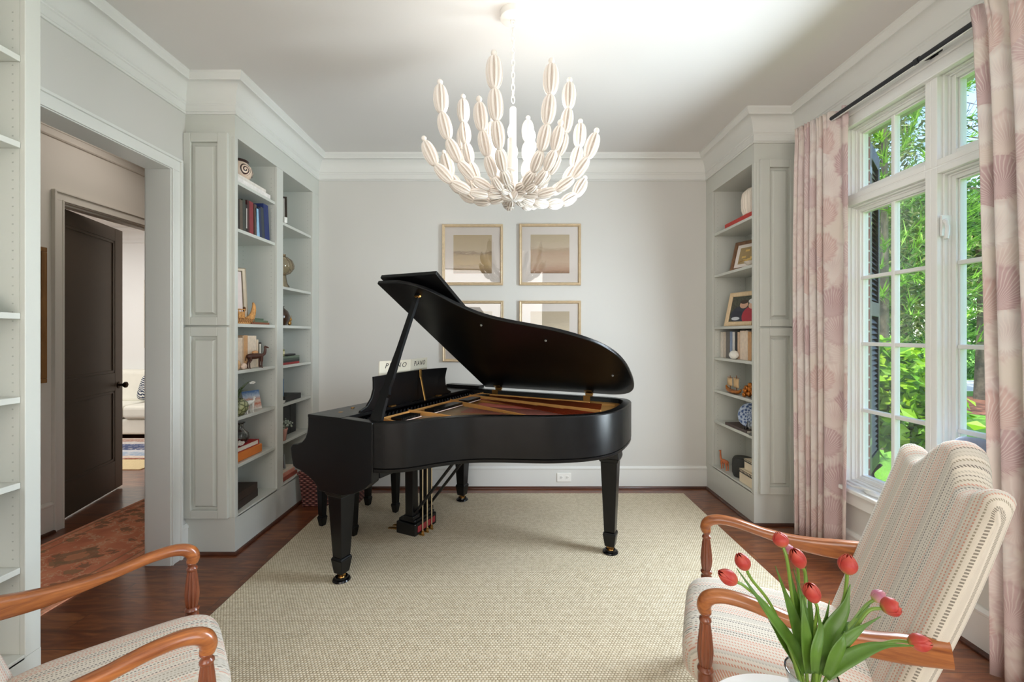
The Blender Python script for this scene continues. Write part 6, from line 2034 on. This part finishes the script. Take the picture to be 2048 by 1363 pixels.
# ------------------------------------------------------------------ hall picture and the far room
pf = thing('hall_picture', (-3.25, 2.75, 1.07), 'thin brown framed picture seen edge on along the hall wall', 'picture')
obj('frame', MB().box((-3.268, 2.55, 1.07), (-3.225, 2.965, 1.10)).box((-3.268, 2.55, 1.975), (-3.225, 2.965, 2.008)).box((-3.268, 2.55, 1.10), (-3.225, 2.585, 1.975)).box((-3.268, 2.93, 1.10), (-3.225, 2.965, 1.975)), wood('brown_frame', (120, 82, 46), (160, 116, 70), 1, 'Z', .4), pf, bev=.003)
obj('canvas', MB().box((-3.262, 2.58, 1.095), (-3.245, 2.935, 1.98)), cm('dull_canvas', (170, 160, 140), .8), pf)

SOFAM = cm('cream_sofa_cloth', (226, 224, 212), .9, vary=.02)
sf = thing('sofa', (-5.25, 6.15, 0), 'cream sofa in the bright room beyond the brown door', 'sofa')
obj('base', MB().box((-6.3, 5.70, .06), (-4.3, 6.5, .27)), SOFAM, sf, bev=.03, seg=3)
for k in range(2):
    obj('seat_cushion', MB().box((-6.08 + k * .90, 5.66, .275), (-5.19 + k * .90, 6.28, .45)), SOFAM, sf, bev=.05, seg=4)
    obj('back_cushion', MB().hexa([(-6.08 + k * .9, 6.10, .43), (-5.19 + k * .9, 6.10, .43), (-5.19 + k * .9, 6.35, .43), (-6.08 + k * .9, 6.35, .43), (-6.06 + k * .9, 6.22, .88), (-5.21 + k * .9, 6.22, .88), (-5.21 + k * .9, 6.42, .88), (-6.06 + k * .9, 6.42, .88)]), SOFAM, sf, bev=.06, seg=4)
obj('back_frame', MB().box((-6.3, 6.36, .25), (-4.3, 6.56, .80)), SOFAM, sf, bev=.04, seg=3)
for x in (-6.32, -4.27):
    obj('sofa_arm', MB().box((x - .11, 5.68, .06), (x + .12, 6.52, .62)), SOFAM, sf, bev=.05, seg=3)
for x in (-6.25, -4.35):
    for y in (5.76, 6.42):
        obj('leg', MB().box((x - .03, y - .03, 0), (x + .03, y + .03, .065)), CHW2, sf)
def ikat():
    t = NT('navy_ikat')
    v = t.coords('Object', scale=(26, 26, 26))
    w = t.n('ShaderNodeTexWave', wave_type='RINGS', Scale=.55, Distortion=9.0, Detail=2.0); t.l(v, w.inputs['Vector'])
    return t.done(t.bsdf(t.ramp(w.outputs[1], [(.45, srgb((38, 52, 78))), (.55, srgb((214, 214, 208)))], 'CONSTANT'), .9))
tag(obj('throw_pillow', pillow((-5.075, 6.04, .655), .19, .19, .07, Matrix.Rotation(math.radians(70), 3, 'X')), ikat(), smooth=60), 'navy and white patterned throw pillow on the cream sofa', 'pillow')
def den_rug():
    t = NT('blue_persian_rug')
    v = t.coords('World')
    s = t.n('ShaderNodeSeparateXYZ'); t.l(v, s.inputs[0])
    n = t.noise(v, 9, 4)
    f = t.math('ADD', s.outputs[1], t.math('MULTIPLY', t.math('SUBTRACT', n, .5), .06))
    c = t.ramp(t.math('DIVIDE', t.math('SUBTRACT', f, 4.75), 1.1), [(0, srgb((146, 92, 70))), (.05, srgb((206, 186, 170))), (.12, srgb((150, 166, 184))), (.26, srgb((186, 190, 196))), (.34, srgb((62, 74, 110))), (.52, srgb((76, 88, 124))), (.60, srgb((196, 190, 186))), (.70, srgb((168, 132, 118))), (.82, srgb((206, 192, 176)))], 'CONSTANT')
    c = t.mix(t.math('MULTIPLY', t.math('GREATER_THAN', t.noise(v, 30, 3), .56), .5), c, srgb((214, 206, 196)))
    return t.done(t.bsdf(c, .95))
tag(obj('sisal_mat', MB().box((-7.2, 4.42, 0), (-3.85, 5.72, .008)), cm('pale_jute', (214, 194, 150), .9, vary=.08, scale=80)), 'pale straw coloured rug under the blue rug in the far room', 'rug')
tag(obj('patterned_rug', MB().box((-7.0, 4.76, .0085), (-4.0, 5.70, .014)), den_rug()), 'blue patterned rug layered on the straw rug in front of the sofa', 'rug')
wd = thing('wall_mirror', (-5.2, 6.58, 1.2), 'pale wooden framed mirror on the far room wall above the sofa', 'mirror')
m = MB()
x0, x1, z0, z1 = -5.62, -4.95, 1.19, 2.24
x0, x1 = -5.655, -5.0
m.box((x0, 6.565, z0 + .16), (x0 + .16, 6.598, z1 - .16)).box((x1 - .16, 6.565, z0 + .16), (x1, 6.598, z1 - .16)).box((x0, 6.565, z0), (x1, 6.598, z0 + .16)).box((x0, 6.565, z1 - .16), (x1, 6.598, z1))
obj('frame', m, wood('bleached_wood', (196, 180, 152), (222, 210, 188), 1, 'Z', .6, 0), wd, bev=.006)
obj('mirror_glass', MB().box((x0 + .16, 6.58, z0 + .16), (x1 - .16, 6.59, z1 - .16)), mat('mirror', (235, 238, 240), .03, 1.0, vary=.0), wd)

# ------------------------------------------------------------------ garden
def grass_mat():
    t = NT('lawn')
    v = t.coords('World')
    n = t.noise(v, 1.2, 4)
    n2 = t.noise(v, 46, 3)
    f = t.math('ADD', t.math('MULTIPLY', n, .5), t.math('MULTIPLY', n2, .5))
    return t.done(t.bsdf(t.ramp(f, [(.3, srgb((60, 106, 24))), (.55, srgb((100, 152, 42))), (.75, srgb((140, 184, 70)))]), .9, bump=n2, bump_d=.03))
GZ = -.42
struct(obj('lawn', MB().box((2.34, -30, GZ - .2), (70, 70, GZ)), grass_mat()))
MULCH = cm('bark_mulch', (116, 74, 54), .95, vary=.35, scale=60, bump=.02)
def bed(name, c, rx, ry, label):
    m = MB()
    n = 40
    v = [(c[0], c[1], GZ + .06)]
    for r_, zz in ((.6, .05), (1.0, -.01)):
        for k in range(n):
            a = 2 * PI * k / n
            w = 1 + .08 * math.sin(3 * a) + .05 * math.sin(5 * a)
            v.append((c[0] + rx * r_ * w * math.cos(a), c[1] + ry * r_ * w * math.sin(a), GZ + zz))
    f = [(0, 1 + k, 1 + (k + 1) % n) for k in range(n)] + [(1 + k, 1 + n + k, 1 + n + (k + 1) % n, 1 + (k + 1) % n) for k in range(n)]
    o_ = obj(name, m.add(v, f), MULCH, smooth=True)
    o_['kind'] = 'structure'; o_['label'] = label
    return o_
bed('mulch_bed', (12.6, 10.9), 3.2, 1.9, 'red brown mulch bed round the big tree')
bed('mulch_bed', (3.7, 4.4), 1.2, 1.2, 'mulch bed under the bush')
struct(obj('driveway', MB().box((14.5, 13.6, GZ - .05), (60, 16.6, GZ + .02)), cm('pale_concrete', (214, 212, 206), .9)))

def leaf_cloud(m, n, fn, lmin, lmax, droop=.3, asp=.42):
    for _ in range(n):
        p, nrm = fn()
        l = random.uniform(lmin, lmax)
        d = Vector((random.gauss(0, 1), random.gauss(0, 1), random.gauss(-droop, .6))).normalized()
        up = (Vector(nrm) + Vector((random.gauss(0, .5), random.gauss(0, .5), random.gauss(.5, .5)))).normalized()
        s = d.cross(up)
        if s.length < .1: continue
        s.normalize()
        up = s.cross(d)
        w = l * asp * .5
        p = Vector(p)
        a, b, c, e = p, p + d * l * .45 + s * w + up * w * .3, p + d * l, p + d * l * .45 - s * w + up * w * .3
        mid = p + d * l * .5
        m.add([a, b, c, e, mid], [(0, 1, 4), (1, 2, 4), (2, 3, 4), (3, 0, 4)])
def ellipsoid(c, r, shell=.55):
    c, r = Vector(c), Vector(r)
    def f():
        while True:
            q = Vector((random.uniform(-1, 1), random.uniform(-1, 1), random.uniform(-1, 1)))
            if shell < q.length < 1: break
        return c + Vector((q.x * r.x, q.y * r.y, q.z * r.z)), q.normalized()
    return f
def blobs(bl):
    fs = [ellipsoid(*b) for b in bl]
    w = [b[1][0] * b[1][2] for b in bl]
    return lambda: random.choices(fs, w)[0]()
BARK = cm('grey_bark', (92, 84, 72), .9, vary=.3, scale=14, bump=.02)
def tree(name, label, base, trunk_h, r, bl, n, lmin, lmax, lm, cat='tree', group='trees in the garden', droop=.3, asp=.42, limbs=()):
    root = thing(name, base, label, cat, group)
    b = Vector(base)
    m = MB()
    if trunk_h:
        m.tube(catmull([b, b + Vector((.05, .02, trunk_h * .4)), b + Vector((-.03, .06, trunk_h * .75)), b + Vector((.02, .0, trunk_h))], 5), [r * (1.25 - .75 * i / 15) for i in range(16)], 12)
    for a, c in limbs:
        m.tube([a, (Vector(a) + Vector(c)) / 2 + Vector((0, 0, .15)), c], [r * .5, r * .35, r * .12], 7)
    if m.v: obj('trunk', m, BARK, root, smooth=True)
    m = MB()
    leaf_cloud(m, n, blobs(bl), lmin, lmax, droop, asp)
    obj('foliage', m, lm, root)
    return root
random.seed(31)
BRIGHT = leafy('hydrangea_leaf', [(62, 116, 22), (96, 150, 28), (134, 182, 36), (168, 204, 52), (84, 138, 28)], .4)
tree('hydrangea_bush', 'bright green large leaved bush just outside the window', (3.75, 4.35, GZ), .5, .03, [((3.75, 4.35, .60), (.62, .62, .34)), ((3.62, 4.25, .98), (.50, .5, .40)), ((4.02, 4.45, .74), (.50, .5, .44))], 2600, .08, .16, BRIGHT, 'bush', None, .2, .62)
CONI = leafy('bright_conifer', [(84, 136, 40), (124, 174, 60), (154, 196, 84), (72, 120, 40)], .4)
def spray_tree():
    root = thing('conifer', (5.9, 6.75, GZ), 'light green feathery conifer behind the bush, highest at the far window edge', 'tree', 'trees in the garden')
    m = MB().tube([(5.9, 6.75, GZ), (5.9, 6.75, 7.5)], [.07, .02], 10)
    obj('trunk', m, BARK, root, smooth=True)
    m = MB()
    for k in range(620):
        zz = random.uniform(1.0, 7.2)
        rr = (1.75 - .17 * zz) * random.uniform(.35, 1.0)
        a = random.uniform(0, 6.28)
        o_ = Vector((5.9 + rr * math.cos(a), 6.75 + rr * math.sin(a), zz))
        d = Vector((math.cos(a), math.sin(a), random.uniform(-.2, .6))).normalized()
        for q in range(22):
            dd = (d + Vector((random.gauss(0, .45), random.gauss(0, .45), random.gauss(.1, .4)))).normalized()
            p = o_ + d * random.uniform(0, .30)
            s = dd.cross(Vector((0, 0, 1)))
            if s.length < .05: continue
            s.normalize()
            l = random.uniform(.14, .32)
            m.add([p - s * .010, p + s * .010, p + dd * l], [(0, 1, 2)])
    obj('foliage', m, CONI, root)
spray_tree()
DARKG = leafy('dark_evergreen', [(52, 72, 38), (84, 104, 52), (118, 132, 66), (66, 88, 44), (140, 146, 80)], .3)
MIDG = leafy('broad_leaf', [(58, 100, 44), (86, 134, 58), (112, 160, 74), (70, 116, 50)], .4)
HEDG = leafy('shrub_leaf', [(50, 96, 40), (84, 138, 54), (120, 170, 74)], .35)
tree('evergreen_tree', 'olive evergreen tree with drooping boughs behind the bush', (8.6, 10.6, GZ), 7.0, .09, [((8.6, 9.9, 2.6), (2.0, 1.8, 1.6)), ((8.0, 10.2, 4.6), (1.9, 1.8, 1.7)), ((7.9, 10.2, 6.4), (1.4, 1.5, 1.5)), ((7.6, 10.2, 8.2), (1.1, 1.2, 1.3))], 9000, .10, .24, DARKG, droop=.6, asp=.25)
tree('broadleaf_tree', 'leafy tree with a thick grey trunk on the mulch bed', (12.9, 11.55, GZ), 6.0, .23, [((13.2, 12.6, 4.2), (2.6, 2.0, 1.5)), ((12.4, 11.2, 5.2), (2.1, 1.9, 1.3)), ((14.2, 12.0, 3.6), (1.8, 1.8, 1.1)), ((14.5, 13.6, 4.6), (2.3, 2.0, 1.7)), ((11.2, 12.4, 4.4), (2.0, 1.8, 1.7))], 9500, .12, .26, MIDG, asp=.55,
     limbs=[((12.9, 11.6, 3.2), (14.0, 12.2, 4.6)), ((12.9, 11.6, 3.6), (11.9, 11.6, 5.2)), ((12.9, 11.6, 4.4), (12.6, 10.9, 7.4)), ((12.75, 11.3, 6.0), (13.6, 11.6, 8.6)), ((12.6, 10.9, 7.2), (13.4, 10.6, 9.0))])
tree('broadleaf_tree', 'taller leafy tree standing behind the one with the thick trunk', (17.5, 19.0, GZ), 6, .25, [((17.0, 18.6, 4.5), (3.4, 2.6, 3.0)), ((15.0, 19.2, 5.5), (3.0, 2.6, 3.4)), ((20.0, 19.6, 3.6), (3.4, 2.6, 2.4))], 7000, .2, .4, MIDG, asp=.55)
tree('broadleaf_tree', 'broad dark tree filling the gap behind the conifer', (11.5, 15.5, GZ), 5, .25, [((11.5, 15.5, 3.4), (3.2, 2.5, 2.8)), ((12.2, 16.0, 7.4), (3.0, 2.5, 2.8)), ((9.2, 15.5, 6.0), (2.6, 2.4, 3.0))], 7000, .18, .36, DARKG, asp=.45)
for (x, y, rx, rz_, l) in ((15.6, 17.2, 1.5, 1.1, 'rounded green shrub beyond the pale driveway, right of the tree trunk'), (18.8, 18.2, 2.0, 1.5, 'wider green shrub further right beyond the driveway'), (12.8, 18.4, 2.2, 1.5, 'green shrub beyond the driveway, left of the tree trunk'), (23.0, 19.5, 2.6, 1.9, 'large green shrub at the far right of the garden')):
    tree('garden_shrub', l, (x, y, GZ), 0, .1, [((x, y, GZ + rz_ * .7), (rx, rx * .8, rz_))], 2200, .14, .26, HEDG, 'shrub', 'shrubs beyond the driveway', asp=.6)
# bare twiggy branches high against the sky
tw = thing('bare_tree', (10.4, 8.9, GZ), 'thin tree with bare dark branches high against the blue sky', 'tree', 'trees in the garden')
m = MB().tube(catmull([(10.4, 8.9, GZ), (10.3, 9.0, 3), (10.5, 8.95, 6.5), (10.4, 9.0, 9.5)], 5), [.13 - .007 * i for i in range(16)], 8)
obj('trunk', m, BARK, tw, smooth=True)
m = MB()
tips = []
for k in range(46):
    zz = random.uniform(4.2, 9.3)
    a = random.uniform(0, 6.28)
    l = random.uniform(.7, 1.9)
    p0 = Vector((10.4, 8.95, zz))
    p1 = p0 + Vector((math.cos(a) * l * .5, math.sin(a) * l * .5, l * .25 + random.gauss(0, .1)))
    p2 = p0 + Vector((math.cos(a + .2) * l, math.sin(a + .2) * l, l * .3 + random.gauss(0, .2)))
    m.tube(catmull([p0, p1, p2], 4), [.02, .018, .016, .014, .012, .010, .008, .006, .003], 5)
    for q in range(5):
        s_ = p1.lerp(p2, random.random())
        e_ = s_ + Vector((random.gauss(0, .3), random.gauss(0, .3), random.gauss(.1, .25)))
        m.tube([s_, e_], [.006, .002], 4)
        tips.append(e_)
obj('branches', m, BARK, tw, smooth=True)
m = MB()
def tipf():
    return random.choice(tips) + Vector((random.gauss(0, .12), random.gauss(0, .12), random.gauss(0, .12))), Vector((0, 0, 1))
leaf_cloud(m, 1300, tipf, .06, .14, .2, .4)
obj('foliage', m, DARKG, tw)
